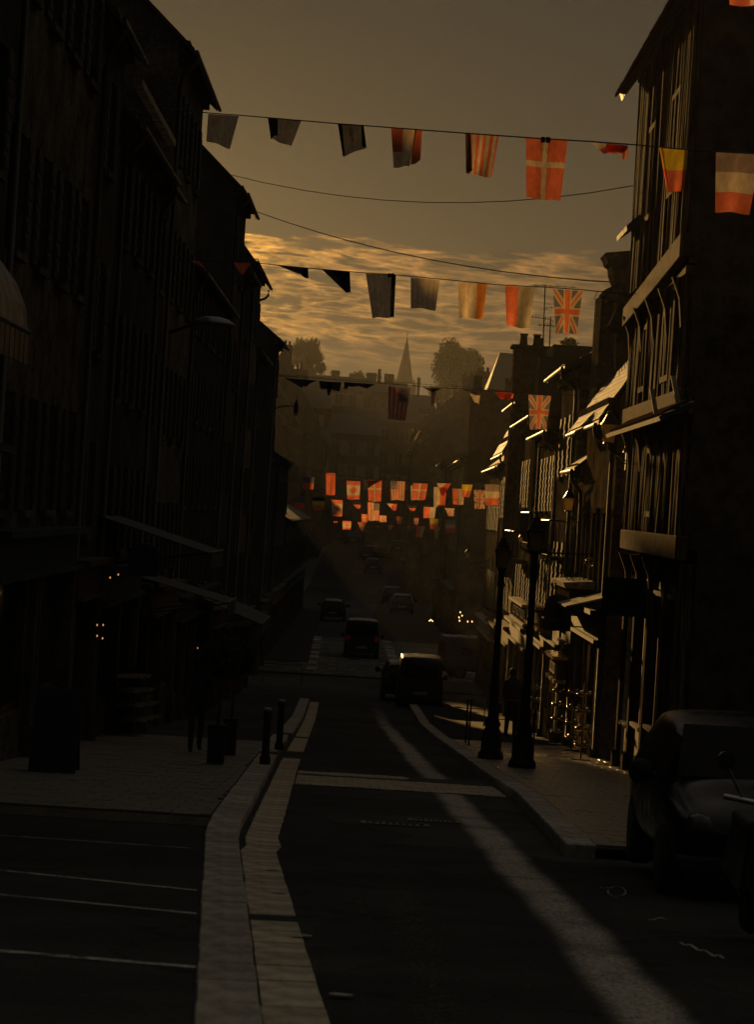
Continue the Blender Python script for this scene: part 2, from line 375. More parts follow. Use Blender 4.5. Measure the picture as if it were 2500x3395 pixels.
vp = t.n('ShaderNodeTexVoronoi'); vp.inputs['Scale'].default_value = .22; t.link(wv.outputs[0], vp.inputs['Vector']); pc = t.n('ShaderNodeRGBToBW'); t.link(vp.outputs['Color'], pc.inputs[0])
bs2 = t.n('ShaderNodeVectorMath', operation='SCALE'); t.link(bs.outputs[0], bs2.inputs[0]); t.link(t.m('MULTIPLY', crack, t.mapr(pc.outputs[0], .2, .8, .75, 1.35)), bs2.inputs['Scale'])
colr = t.mix(t.m('MULTIPLY', speck, .6), bs2.outputs[0], (.30, .28, .24))
colr = t.mix(t.m('ADD', pale_band, pale_band2, clamp=True), colr, (.50, .45, .38))
t.link(colr, bsd.inputs['Base Color']); t.link(t.mapr(pale_band, 0, 1, .88, .7), bsd.inputs['Roughness']); bsd.inputs['Specular IOR Level'].default_value = .15
bp = t.n('ShaderNodeBump'); bp.inputs['Strength'].default_value = .6; bp.inputs['Distance'].default_value = .012
t.link(grain, bp.inputs['Height']); t.link(bp.outputs[0], bsd.inputs['Normal'])
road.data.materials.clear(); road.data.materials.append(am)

def stones_line(name, xf, y0, y1, wd, ln, top, m, parent, hh=.3):
    me = unit_mesh(name, m, .03); y = y0
    while y < y1:
        L = ln*random.uniform(.85, 1.2); yc = y+L/2; x0, x1 = xf(y), xf(y+L)
        z = g(yc)+top(yc)+random.uniform(-.004, .004)
        sl = math.atan((g(y+L)+top(y+L)-g(y)-top(y))/L)
        piece(name, me, ((x0+x1)/2, yc, z), parent, (sl, 0, -math.atan((x1-x0)/L)), (wd*random.uniform(.97, 1.02), L-.012, hh))
        y += L
kerbh = lambda y: .12 if y > 27.2 else .025 if y < 24.5 else .025+.095*(y-24.5)/2.7
gut_root = MB().box(-.2, .2, 8.05, 8.3, g(8.1)-.4, g(8.1)-.2).build('kerb', granite_dark); tag(gut_root, kind='structure')
gut_root2 = MB().box(-.2, .2, 8.05, 8.3, g(8.1)-.7, g(8.1)-.5).build('gutter', granite); tag(gut_root2, kind='structure')
gut_root3 = MB().box(2.1, 2.3, 25.4, 25.6, g(26)-.4, g(26)-.2).build('kerb', granite_dark); tag(gut_root3, kind='structure')
GW = .33
def gx(y): return lerp(GLX, y)+GW/2 + (.0 if y < 24 else .06)
def gap_stones(y0, y1): stones_line('gutter_stone', gx, y0, y1, GW, .62, lambda y: .006, granite, gut_root2)
gap_stones(9, 17.2); gap_stones(17.9, 47); gap_stones(51, 60); gap_stones(61.5, 95)
stones_line('kerb_stone', lambda y: lerp(GLX, y)-.16, 9, 44.6, .32, .9, kerbh, granite_dark, gut_root)
stones_line('kerb_stone', lambda y: lerp(GLX, y)-.2, 47, 57, .34, .9, kerbh, granite_dark, gut_root)
stones_line('kerb_stone', lambda y: lerp(GLX, y)-.14, 60, 95, .34, .9, kerbh, granite_dark, gut_root)
stones_line('kerb_stone', lambda y: lerp(RKX, y)+.15, 25.6, 62, .30, .9, lambda y: .14, granite_dark, gut_root3)
stones_line('kerb_stone', lambda y: lerp(RKX, y)+.15, 62, 118, .30, 1.4, lambda y: .12, granite_dark, gut_root3)
# far street edge strips (setts) over the crossroads
stones_line('kerb_stone', lambda y: lerp(GLX, y)-.1, 121, 150, .5, .5, lambda y: .05, granite_dark, gut_root)
stones_line('kerb_stone', lambda y: lerp(RKX, y)+.1, 121, 150, .5, .5, lambda y: .05, granite_dark, gut_root3)
# pavements
pl = sheet('pavement', lambda y: -4.95, lambda y: lerp(GLX, y)-.33, 26.9, 52, .085, joint)
pr = sheet('pavement', lambda y: lerp(RKX, y)+.3, lambda y: 5.4, 25.6, 62, .10, joint)
pe = MB(); pe.quad((-4.95, 26.9, g(26.9)+.085), (lerp(GLX, 26.9)-.33, 26.9, g(26.9)+.085), (lerp(GLX, 26.9)-.33, 26.9, g(26.9)-.2), (-4.95, 26.9, g(26.9)-.2)).build('pavement_edge', granite_dark, pl)
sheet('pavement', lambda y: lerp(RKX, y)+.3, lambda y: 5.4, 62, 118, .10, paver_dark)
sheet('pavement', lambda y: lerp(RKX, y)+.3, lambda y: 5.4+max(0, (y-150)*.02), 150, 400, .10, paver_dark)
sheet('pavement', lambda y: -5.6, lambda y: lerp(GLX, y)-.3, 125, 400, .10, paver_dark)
def paving(name, m, parent, xl, xr, y0, y1, sw, sl, lift, limit=300, jt=.008, diag=0.0):
    me = unit_mesh(name, m, .03); rest = MB(); cnt = 0; y = y0; row = 0
    while y < y1:
        L = sl*random.uniform(.97, 1.03); a, c = xl(y), xr(y); x = a-(sw*.5 if row % 2 else 0)
        slp = math.atan((g(y+L)-g(y))/L)
        while x < c:
            x1 = min(x+sw, c); x0 = max(x, a)
            if x1-x0 > .06:
                zt = g(y+L/2)+lift+random.uniform(-.004, .004)
                if cnt < limit:
                    piece(name, me, ((x0+x1)/2, y+L/2, zt), parent, (slp+random.uniform(-.006, .006), random.uniform(-.006, .006), 0), (x1-x0-jt, L-jt, .06)); cnt += 1
                else:
                    j = jt/2; za, zb = g(y)+lift, g(y+L)+lift; e = random.uniform(-.003, .003)
                    rest.hexa([(x0+j, y+j, za-.04), (x1-j, y+j, za-.04), (x1-j, y+L-j, zb-.04), (x0+j, y+L-j, zb-.04),
                               (x0+j, y+j, za+e), (x1-j, y+j, za+e), (x1-j, y+L-j, zb+e), (x0+j, y+L-j, zb+e)])
            x += sw
        y += L; row += 1
    if rest.v: tag(rest.build(name+'_far', m, parent), kind='stuff')
paving('paving_stone', paver, pl, lambda y: -4.9, lambda y: lerp(GLX, y)-.335, 26.95, 51.9, .30, .48, .115)
paving('paving_stone', paver_wet, pr, lambda y: lerp(RKX, y)+.31, lambda y: 4.82, 25.7, 61.9, .42, .62, .135)
# band of setts across the road
band = sheet('crossing', lambda y: lerp(GLX, y)+.4, lambda y: lerp(RKX, y)-.02, 37.2, 42.0, .006, joint)
paving('sett', granite, band, lambda y: lerp(GLX, y)+.4, lambda y: lerp(RKX, y)-.04, 37.3, 40.1, .24, .3, .012)
paving('sett', granite, band, lambda y: lerp(GLX, y)+.4, lambda y: .75, 41.0, 41.6, .24, .3, .012)
# raised table of setts at the crossroads
tb = sheet('crossroads_table', lambda y: -6.0, lambda y: 4.7, 118, 150, .05, joint)
ts = MB(); y = 118.3
while y < 149:
    x = -5.9+random.random()*.3
    while x < 4.4:
        if random.random() < .72: ts.box(x, x+.42, y, y+.34, g(y), g(y)+.075+random.uniform(-.008, .008))
        x += .48
    y += random.choice((.55, .95, 1.4))
tag(ts.build('sett', paver, tb), kind='stuff')
# painted bay lines, left parking
for i, (a, b_, wd, lab) in enumerate([((0, 2770), (665, 2815), .05, 'thin'), ((0, 2888), (665, 2955), .10, ''), ((0, 2970), (665, 3033), .10, ''), ((0, 3160), (665, 3213), .12, '')]):
    (xa, ya), (xb, yb) = onground(*a), onground(*b_)
    xb -= .03; ext = 3.0; dxy = (yb-ya)/(xb-xa); xa2 = xa-ext; ya2 = ya-ext*dxy
    m_ = MB(); m_.quad((xa2, ya2, g(ya2)+.005), (xb, yb, g(yb)+.005), (xb, yb+wd, g(yb+wd)+.005), (xa2, ya2+wd, g(ya2+wd)+.005))
    tag(m_.build('bay_line', roadpaint), ['faint thin painted line in the left parking bay, closest to the pavement edge', 'white painted line across the left bay, upper one of the close pair', 'white painted line across the left bay, lower one of the close pair', 'nearest and widest white line across the left parking bay'][i], 'road marking', 'white lines of the left parking bay')
def dash(px, py, w_, label, lx=.055):  # flat pale dash in the same colour as the bay lines
    x, y_ = onground(px, py); m_ = MB(); z = lambda yy: g(yy)+(.036 if x < -.5 and y_ > 99 else .022)
    n = 10; pts = [(x+math.cos(a*2*math.pi/n)*w_/2, y_+math.sin(a*2*math.pi/n)*lx*(.8+.4*random.random())) for a in range(n)]
    m_.add([(a, b, z(b)) for a, b in pts], [tuple(range(n))]); tag(m_.build('paint_mark', roadpaint), label, 'road marking', 'short pale dashes on the road')
dash(905, 2890, .13, 'short pale dash across the edge of the gutter stones, farthest of four')
dash(925, 2963, .13, 'short pale dash on the gutter edge, second from the crossing')
dash(1000, 3110, .14, 'short pale dash beside the dark gap in the gutter stones')
dash(1130, 3310, .13, 'short pale dash on the road beside the bottom gutter stones', .06)
def ground_plate(px, py, w_, l_, label, m=granite_dark):
    x, y_ = onground(px, py); r = thing('drain_cover', (x, y_, g(y_)), label, 'drain cover', 'metal covers set in the roadway')
    f = MB(); sl = (g(y_+1)-g(y_))
    q = lambda x0, x1, a, b, z0, z1: f.hexa([(x+x0, y_+a, g(y_)+sl*a+z0), (x+x1, y_+a, g(y_)+sl*a+z0), (x+x1, y_+b, g(y_)+sl*b+z0), (x+x0, y_+b, g(y_)+sl*b+z0),
                                            (x+x0, y_+a, g(y_)+sl*a+z1), (x+x1, y_+a, g(y_)+sl*a+z1), (x+x1, y_+b, g(y_)+sl*b+z1), (x+x0, y_+b, g(y_)+sl*b+z1)])
    q(-w_/2, w_/2, -l_/2, -l_/2+.06, -.02, .012); q(-w_/2, w_/2, l_/2-.06, l_/2, -.02, .012)
    q(-w_/2, -w_/2+.06, -l_/2+.06, l_/2-.06, -.02, .012); q(w_/2-.06, w_/2, -l_/2+.06, l_/2-.06, -.02, .012); f.build('frame', zinc, r)
    f = MB(); n = 8
    for i in range(n):
        a = -w_/2+.08+(w_-.16)*i/n; q(a, a+(w_-.16)/n*.6, -l_/2+.07, l_/2-.07, -.02, .008)
    f.build('grate', iron, r)
ground_plate(1310, 2733, .75, .5, 'iron grate in the road in front of the sett crossing, left of the pale track')
ground_plate(1440, 2722, .6, .5, 'iron cover lying on the pale wheel track before the crossing')
ground_plate(1990, 2640, .6, .4, 'wet iron cover in the right pavement')
# chalk figure on the road near the right cars
def stroke(pts, wd, name, label):
    m_ = MB(); pts = [onground(*p) for p in pts]
    for (x0, y0), (x1, y1) in zip(pts, pts[1:]):
        d = math.hypot(x1-x0, y1-y0) or 1; nx, ny = -(y1-y0)/d*wd/2, (x1-x0)/d*wd/2
        m_.quad(*[(a, b, g(b)+.006) for a, b in ((x0-nx, y0-ny), (x1-nx, y1-ny), (x1+nx, y1+ny), (x0+nx, y0+ny))])
    tag(m_.build(name, roadpaint), label, 'road marking', 'chalk and spray marks on the road')
stroke([(1990+i*8, 2942+3*math.sin(i)) for i in range(4)]+[(2045+30*math.cos(a*.5-2.4), 2957+17*math.sin(a*.5-2.4)) for a in range(13)], .012, 'spray_mark', 'small sprayed ring with a tail on the asphalt before the parked car')
stroke([(2150+i*14, 3048+4*math.sin(i*1.7)) for i in range(6)], .015, 'spray_mark', 'faint broken spray line on the asphalt at the lower right')
stroke([(2255+i*16, 3125+i*6+6*math.sin(i*2.1)) for i in range(10)], .025, 'spray_mark', 'wide faded smear of paint on the asphalt near the right frame edge')

# ------------------------------------------------------------------ houses
slate_me = unit_mesh('slate', slate, .04)
def house(label, s, xw, y0, y1, ez, pitch=45, depth=7.5, m=limestone, nfl=None, win=(.95, 1.55), shut=True, shop=True, over=.3, slates=0, chim=(), flare=0.0,
          spacing=2.3, name='stone_house', roofm=slate, cor=True, ridge_cut=None, gutter=True, group='houses lining the street', detail=True, smat=None, frac=.5):
    ez += over*math.tan(R(pitch))*(1-flare)
    smat = smat or (shutter_dark if s < 0 else shutter_brown)
    ym = (y0+y1)/2; gz = min(g(y0), g(y1))-.4; ht = ez-g(ym)
    r = thing(name, (xw, ym, g(ym)), label, 'house', group)
    X = lambda b: xw-s*b                                # b = distance out of the facade towards the street
    if nfl is None: nfl = max(1, round((ht-3.2)/2.9))
    gf = 3.1 if shop else 2.9
    fh = (ht-gf)/max(nfl, 1)
    ops = []; L = y1-y0; nw = max(1, int(L/spacing)); cw = L/nw
    zg = g(y0) if g(y0) > g(y1) else g(y1)
    wins = []
    if ht > 4:
        for k in range(nfl):
            zb = g(ym)+gf+fh*k+.55; hh = min(win[1], fh-.9)
            for i in range(nw):
                yc = y0+cw*(i+.5); wins.append((yc-win[0]/2, yc+win[0]/2, zb, zb+hh))
    shops = []
    if shop:
        nd = max(1, int(L/3.2)); sw = L/nd
        for i in range(nd):
            a = y0+sw*i+.35; b = y0+sw*(i+1)-.35
            shops.append((a, a+.95, zg+.14, zg+2.45, 'door')); shops.append((a+1.15, b, zg+.55, zg+2.45, 'shop_window'))
    else:
        shops.append((ym-.5, ym+.5, zg+.14, zg+2.3, 'door'))
    ops = wins+[q[:4] for q in shops if q[1]-q[0] > .3]
    yy = sorted(set([y0, y1]+[q for o in ops for q in o[:2]])); zz = sorted(set([gz, ez]+[q for o in ops for q in o[2:4]]))
    b = MB(); rv = .16
    for ya, yb in zip(yy, yy[1:]):
        run = None
        for za, zb in zip(zz, zz[1:]):
            inside = any(o[0] <= ya+1e-6 and o[1] >= yb-1e-6 and o[2] <= za+1e-6 and o[3] >= zb-1e-6 for o in ops)
            if not inside: run = (run[0], zb) if run else (za, zb)
            if inside or zb == zz[-1]:
                if run: b.quad((xw, ya, run[0]), (xw, yb, run[0]), (xw, yb, run[1]), (xw, ya, run[1])); run = None
    for a, c, d, e in ops:
        b.quad((xw, a, d), (X(-rv), a, d), (X(-rv), a, e), (xw, a, e)); b.quad((xw, c, d), (X(-rv), c, d), (X(-rv), c, e), (xw, c, e))
        b.quad((xw, a, e), (X(-rv), a, e), (X(-rv), c, e), (xw, c, e)); b.quad((xw, a, d), (X(-rv), a, d), (X(-rv), c, d), (xw, c, d))
    hd = depth*frac; rz = ez+hd*math.tan(R(pitch)); ez2 = ez if frac == .5 else rz-(depth-hd)*math.tan(R(pitch))
    for y in (y0, y1):
        b.add([(xw, y, gz), (X(-depth), y, gz), (X(-depth), y, ez2), (X(-hd), y, rz-.02), (xw, y, ez)], [(0, 1, 2, 3, 4)])
    b.quad((X(-depth), y0, gz), (X(-depth), y1, gz), (X(-depth), y1, ez2), (X(-depth), y0, ez2))
    wall_o = b.build('wall', m, r)
    # roof
    rf = MB(); th = .12; vo = .10
    f1, fz = over, ez-over*math.tan(R(pitch))*(1-flare)
    prof = [(f1, fz)]
    if flare: prof.append((-.25, ez+.25*math.tan(R(pitch))*.75)); prof.append((-.9, ez+.9*math.tan(R(pitch))*.95))
    prof += [(-hd, rz), (-depth-.25, ez2-.25*math.tan(R(pitch)))]
    vs = [(X(bb), y, z+dz) for dz in (0, th) for y in (y0-vo, y1+vo) for bb, z in prof]
    k = len(prof); fs = []
    for i in range(k-1):
        fs += [(i, i+1, k+i+1, k+i), (2*k+i, 3*k+i, 3*k+i+1, 2*k+i+1), (i, 2*k+i, 2*k+i+1, i+1), (k+i, k+i+1, 3*k+i+1, 3*k+i)]
    fs += [(0, k, 3*k, 2*k), (k-1, 3*k-1, 4*k-1, 2*k-1)]
    rf.add(vs, fs); roof_o = rf.build('roof', roofm, r)
    if slates:      # slates laid course by course over the street slope
        cnt = 0; pp = prof[:-1]; seg = []; tot = 0
        for p0, p1 in zip(pp, pp[1:]): l = math.hypot(p1[0]-p0[0], p1[1]-p0[1]); seg.append((p0, p1, tot, l)); tot += l
        ex, sw = slates; rowi = 0; d = 0
        rest = MB()
        while d < tot-.05:
            for p0, p1, t0, l in seg:
                if t0 <= d < t0+l or (p1 is pp[-1] and d >= t0): break
            u = (d-t0)/l; bb = p0[0]+(p1[0]-p0[0])*u; z = p0[1]+(p1[1]-p0[1])*u; an = math.atan2(p1[1]-p0[1], p0[0]-p1[0])
            y = y0-vo+(sw*.5 if rowi % 2 else 0)
            while y < y1+vo-.02:
                yb = min(y+sw, y1+vo); c_, s_ = math.cos(an), math.sin(an)
                if cnt < 290:
                    o = piece('slate', slate_me, (X(bb-ex*.55*c_)-0, (y+yb)/2, z+ex*.55*s_+th/c_*.55+.10*c_+random.uniform(0, .008)), roof_o,
                              (0, (-s)*(an-.05+random.uniform(-.02, .02)) if s > 0 else (an-.05+random.uniform(-.02, .02)), 0), (ex*1.25, yb-y-.012, .025)); cnt += 1
                else:
                    h0 = th/c_*.55+.08
                    rest.quad((X(bb+.02), y+.006, z+h0+.03), (X(bb+.02), yb-.006, z+h0+.03), (X(bb-ex*c_), yb-.006, z+ex*s_+h0), (X(bb-ex*c_), y+.006, z+ex*s_+h0))
                y += sw
            d += ex; rowi += 1
        if rest.v: tag(rest.build('slates_above', slate, roof_o), kind='stuff')
    if cor:
        cb = MB(); cb.box(*sorted((X(.002), X(.16))), y0+.02, y1-.02, ez-.32, ez-.16); cb.box(*sorted((X(.002), X(.24))), y0+.02, y1-.02, ez-.158, ez-.03); cb.build('cornice', limestone, r)
    if gutter:
        gb = MB(); gb.tube([(X(over+.06), y0-.1, fz+.04), (X(over+.06), y1+.1, fz+.04)], .045, 8)
        gb.build('gutter_pipe', zinc, r)
        db = MB(); yd = y0+.18
        db.tube([(X(over+.05), yd, fz), (X(over+.02), yd, fz-.18), (X(.1), yd, fz-.45), (X(.08), yd, fz-.7), (X(.08), yd, g(yd)+.1)], .05, 6); db.build('downpipe', zinc, r, smooth=True)
    for (a, c, d, e) in wins:
        f = MB(); x0, x1 = sorted((X(-rv+.0), X(-rv+.06))); t_ = .07
        f.box(x0, x1, a, c, d, d+t_); f.box(x0, x1, a, c, e-t_, e); f.box(x0, x1, a, a+t_, d+t_, e-t_); f.box(x0, x1, c-t_, c, d+t_, e-t_)
        mid = (a+c)/2; f.box(x0, x1, mid-.03, mid+.03, d+t_, e-t_)
        for q in (1, 2):
            zc = d+(e-d)*q/3; f.box(x0+.01, x1-.01, a+t_, mid-.03, zc-.015, zc+.015); f.box(x0+.01, x1-.01, mid+.03, c-t_, zc-.015, zc+.015)
        wf = f.build('window', smat, r)
        p_ = MB(); xg = X(-rv+.02); p_.quad((xg, a+.02, d+.02), (xg, c-.02, d+.02), (xg, c-.02, e-.02), (xg, a+.02, e-.02)); p_.build('pane', glass, wf)
        if detail:
            sb = MB(); sb.box(*sorted((X(-.05), X(.10))), a-.08, c+.08, d-.10, d-.003); sb.build('sill', limestone, wf)
            if shut:
                for y_a, y_b in ((a-(c-a)/2-.02, a-.02), (c+.02, c+(c-a)/2+.02)):
                    sh = MB(); sh.box(*sorted((X(.012), X(.05))), y_a, y_b, d, e)
                    for q in range(6):
                        zc = d+.1+(e-d-.2)*q/6; sh.box(*sorted((X(.052), X(.064))), y_a+.05, y_b-.05, zc, zc+(e-d-.2)/6*.6)
                    sh.build('shutter', smat, wf)
            else:
                sb = MB(); sb.box(*sorted((X(.002), X(.06))), a-.14, a-.002, d, e+.14); sb.box(*sorted((X(.002), X(.06))), c+.002, c+.14, d, e+.14); sb.box(*sorted((X(.002), X(.09))), a-.17, c+.17, e+.142, e+.26); sb.build('surround', limestone, wf)
    if shop:
        zf = zg+2.52; fb = MB(); fb.box(*sorted((X(.002), X(.14))), y0+.15, y1-.15, zf, zf+.5); fb.box(*sorted((X(.002), X(.34))), y0+.1, y1-.1, zf+.503, zf+.60); fb.box(*sorted((X(.002), X(.24))), y0+.12, y1-.12, zf-.08, zf-.003)
        fb.build('fascia', random.choice((paint_brown, paint_dark, paint_green, paint_white, paint_blue)), r)
        for q in shops:
            if q[1]-q[0] <= .3: continue
            a, c, d, e, nm = q; f = MB(); x0, x1 = sorted((X(-rv), X(-rv+.07)))
            f.box(x0, x1, a, a+.08, d, e); f.box(x0, x1, c-.08, c, d, e); f.box(x0, x1, a+.08, c-.08, e-.08, e); f.box(x0, x1, a+.08, c-.08, d, d+(.6 if nm == 'door' else .08))
            do = f.build(nm, paint_brown, r)
            p_ = MB(); xg = X(-rv+.03); p_.quad((xg, a+.02, d+.02), (xg, c-.02, d+.02), (xg, c-.02, e-.02), (xg, a+.02, e-.02)); p_.build('pane', glass, do)
            if nm == 'door': MB().box(*sorted((X(-.06), X(-.01))), c-.16, c-.12, d+.95, d+1.2).build('handle', brass, do)
        for i in range(nd+1):
            yp = y0+sw*i; yp = min(max(yp, y0+.16), y1-.16); pb = MB(); pb.box(*sorted((X(.002), X(.12))), yp-.14, yp+.14, zg-.2, zf-.083); pb.box(*sorted((X(.002), X(.17))), yp-.17, yp+.17, zg-.2, zg+.3); pb.build('pilaster', limestone, r)
    else:
        a, c, d, e, nm = shops[0]; do = MB().box(*sorted((X(-rv), X(-rv+.06))), a, c, d, e).build('door', paint_brown, r); MB().box(*sorted((X(-rv+.06), X(-rv+.12))), c-.16, c-.1, d+1, d+1.1).build('handle', brass, do)
    for (fy, cwid, ch, npot) in chim:
        yc = y0+(y1-y0)*fy; cb = MB(); xa, xb = sorted((X(-hd+cwid/2), X(-hd-cwid/2)))
        z0 = rz-cwid/2*math.tan(R(pitch))-.3; z1 = rz+ch
        cb.box(xa, xb, yc-.3, yc+.3, z0, z1); cb.box(xa-.07, xb+.07, yc-.37, yc+.37, z1-.25, z1-.12); cb.box(xa-.05, xb+.05, yc-.35, yc+.35, z1+.002, z1+.09); co = cb.build('chimney', brick_red, r)
        for i in range(npot):
            xp = xa+(xb-xa)*(i+.5)/npot+random.uniform(-.06, .06); hp = random.uniform(.35, .6)
            MB().lathe([(.13, 0), (.12, hp*.8), (.15, hp*.85), (.13, hp)], (xp, yc, z1+.09), 10).build('chimney_pot', brick_red, co)
    return r

LW, LE = -4.9, -4.55
def LH(label, near, far, **kw):
    ya, za = onwall(*near, LE); yb, zb = onwall(*far, LE)
    return house(label, -1, kw.pop('xw', LW), ya, yb, (za+zb)/2, over=LW*-1-LE*-1, **kw), ya, yb
def dentils(y0, y1, z):
    r = thing('dentil_row', (-4.7, (y0+y1)/2, z), 'row of small pale dentil blocks glinting under a left cornice', 'cornice'); n = int((y1-y0)/.24)
    for k in range(n): MB().box(-4.74, -4.58, y0+k*.24, y0+k*.24+.13, z-.13, z).build('dentil', paint_white, r)  # white colour stands in for glints; this cornice lies in shade
# left side, near to far
house('tall dark rendered house at the left frame edge, nearest on the left', -1, -4.9, 15, 33.5, 9.6, m=render_grey, nfl=3, pitch=50)
house('dark stone house with tall shutters on the left, second from the camera', -1, -4.9, 33.5, 43, 8.9, m=limestone, nfl=3, pitch=48)
_, a1, b1 = LH('left house whose dentilled cornice catches the light below the tall gable', (470, 409), (583, 636), m=render_grey, pitch=40, nfl=3)
dentils(a1, b1, 7.35)
house('narrow left house between the shuttered front and the dentilled cornice', -1, -4.9, 43, a1-.02, 7.6, m=render_pale, nfl=3, pitch=45, spacing=2)
_, a2, b2 = LH('tallest left house with a bare gable and stepped eaves against the sky', (645, 180), (720, 372), m=limestone, pitch=43, depth=9, nfl=4)
if a2-b1 > .1: house('slim house filling the gap below the tallest left gable', -1, -4.92, b1+.01, a2-.01, 6.4, m=render_grey, nfl=3)
_, a3, b3 = LH('left house with a lower bare gable, where the thin cables start', (818, 640), (850, 738), m=render_pale, pitch=43, depth=8)
house('lower left house hidden between the two high gables', -1, -4.92, b2+.01, a3-.01, 5.6, m=render_grey, nfl=4)
_, a4, b4 = LH('left house with a swan neck drainpipe under its eaves', (868, 905), (895, 965), m=limestone, pitch=52, depth=7)
house('left house with lit roof slates below the drainpipe house', -1, -4.92, b3+.01, a4-.01, 7.6, m=render_grey, nfl=4)
_, a5, b5 = LH('left house with a hooded hipped gable just before the sky opens', (937, 1135), (951, 1168), m=render_grey, pitch=38, depth=7)
house('narrow dark house behind the swan neck drainpipe', -1, -4.92, b4+.01, 107, 5.6, m=render_pale, nfl=4)
house('low left house at the start of the hazy stretch', -1, -5.0, b5+.1, 128, 2.3, m=render_grey, pitch=25, depth=4)  # height and roof shaped to block sun from the leftmost flags
def LF(label, px, py, X, ln, **kw):
    ya, za = onwall(px, py, X+.35); return house(label, -1, X, ya-ln, ya, za, over=.35, **kw)
house('low dark house on the far side of the side street', -1, -4.95, 128.1, 145, 2.3, m=render_grey, pitch=20, depth=4)  # added to keep the sun off the road and the left flags
house('second low dark house beyond the side street', -1, -5.0, 145.1, 190, -.8, m=limestone, pitch=28, depth=6)  # added to keep the sun off the road
LF('hazy left house with a small bright strip of slates', 968, 1428, -8.2, 12, m=render_grey, pitch=48, depth=3.6, chim=[(.1, 1.0, 1.0, 2)], roofm=slate_far)
LF('hazy left house with a broad shining slate slope', 1034, 1462, -7.4, 22, m=limestone, pitch=58, flare=.5, chim=[(.05, 1.3, 1.2, 3)], roofm=slate_far)
LF('hazy left house with a steep narrow slate slope', 1064, 1422, -7.0, 12, m=render_pale, pitch=62, chim=[(.9, 1.0, 1.0, 2)], roofm=slate_far)
LF('farthest left street house with curved slate eaves', 1102, 1498, -6.0, 26, m=limestone, pitch=60, flare=.5, chim=[(.1, 1.0, 1.2, 2)], roofm=slate_far)
LF('small house with a pale slate canopy where the street climbs', 1136, 1520, -5.0, 22, m=render_grey, pitch=50, roofm=slate_far)

# right side
RW = 4.8
house('low house beside the timbered one, its steep slates lit gold', 1, 4.8, 54.3, 62.2, 2.0, pitch=57, m=soot_render, nfl=1, slates=(.17, .30), over=.42, spacing=2.4, chim=[], shut=False, depth=5.0)
house('house with a flared slate roof and gilded verge', 1, 4.8, 65.6, 72, 3.75, pitch=41, m=soot_stone, nfl=2, flare=.55, slates=(.22, .35), over=.42, depth=8)
house('slim stone house between two lit slate roofs', 1, 4.83, 62.3, 65.5, 1.2, m=soot_stone, nfl=1, pitch=40, depth=5, shut=False)
house('house with a low slate roof behind the lower union flag', 1, 4.85, 72.1, 80, 2.4, pitch=36, m=soot_render, nfl=2, flare=.5, over=.42)
house('stone house with curved eaves beside the lower union flag', 1, 4.85, 80.1, 90.5, 3.1, pitch=32, m=soot_stone, nfl=2, flare=.5, over=.42)
house('house carrying the big twin pot chimney on the right', 1, 4.85, 90.6, 97.5, 3.9, pitch=33, m=soot_stone, nfl=3, flare=.4, over=.42)
house('mansard house with a steep shining slate face', 1, 4.85, 97.6, 105, 2.3, pitch=70, m=soot_stone, nfl=2, flare=.3, over=.42, depth=1.7, slates=(.3, .45))
house('plain dark house beyond the mansard roof', 1, 4.9, 105.1, 118, 2.0, pitch=40, m=soot_stone, nfl=2)
house('first house past the crossroads on the right', 1, 4.7, 150, 172, 3.1, pitch=30, m=soot_render, nfl=2, roofm=slate_far)
house('wide house with a golden low verge past the crossroads', 1, 4.3, 172.2, 186, 3.4, pitch=26, m=soot_stone, nfl=2, roofm=slate_far, chim=[(.9, .9, 5.3, 1), (.1, .9, 3.2, 2)], depth=12)
house('projecting hazy house with a gilded verge where the street bends', 1, 2.55, 212, 232, 5.0, pitch=34, m=soot_stone, nfl=3, roofm=slate_far, depth=9, chim=[(.5, 1.0, 1.0, 2)])
house('hazy tall house on the right behind the bend', 1, 3.6, 233, 262, 7.2, pitch=40, m=soot_stone, nfl=3, roofm=slate_far, chim=[(.1, 1.2, 1.2, 3)], depth=10)
house('hazy climbing house on the right, farthest in the row', 1, 3.4, 262.2, 300, 8.4, pitch=42, m=soot_stone, nfl=3, roofm=slate_far, chim=[(.2, 1.2, 1.0, 2)], depth=10)

# blocks rising behind the right roofs -----------------------------------------------------
def block(name, label, x0, x1, y0, y1, z0, z1, m, cat='chimney', cap=True, pots=()):
    r = thing(name, ((x0+x1)/2, (y0+y1)/2, z0), label, cat)
    MB().box(x0, x1, y0, y1, z0, z1).build('stack' if cat == 'chimney' else 'wall', m, r, bevel=.03)
    if cap: MB().box(x0-.1, x1+.1, y0-.1, y1+.1, z1+.003, z1+.12).build('cap', limestone, r, bevel=.03)
    for (xp, rr, hh) in pots: MB().lathe([(rr*1.15, 0), (rr*.95, .1), (rr*.85, hh*.85), (rr*1.05, hh*.88), (rr, hh)], (xp, (y0+y1)/2, z1+(.125 if cap else 0)), 12).build('chimney_pot', brick_red, r, smooth=True)
    return r
def blockpx(name, label, pl_, pr_, bottom, Y, dep, m, **kw):
    a, b = P(*pl_, Y), P(*pr_, Y); return block(name, label, a.x, b.x, Y, Y+dep, bottom, (a.z+b.z)/2, m, **kw)
blockpx('gable_chimney', 'broad black gable chimney with twin clay pots against the sky', (1706, 1152), (1824, 1162), -2, 93, 1.0, brick_red, pots=[(P(1738, 1150, 93).x, .14, .42), (P(1782, 1150, 93).x, .14, .42), (P(1797, 1150, 93).x, .10, .30)])
blockpx('parapet_wall', 'long flat black parapet right of the twin pot chimney', (1835, 1140), (1985, 1152), 1.5, 84, 3, render_grey, cat='wall', cap=False)
blockpx('parapet_wall', 'lower black wall under the television aerials', (1790, 1180), (1990, 1195), -1, 82, 1.5, render_grey, cat='wall', cap=False)
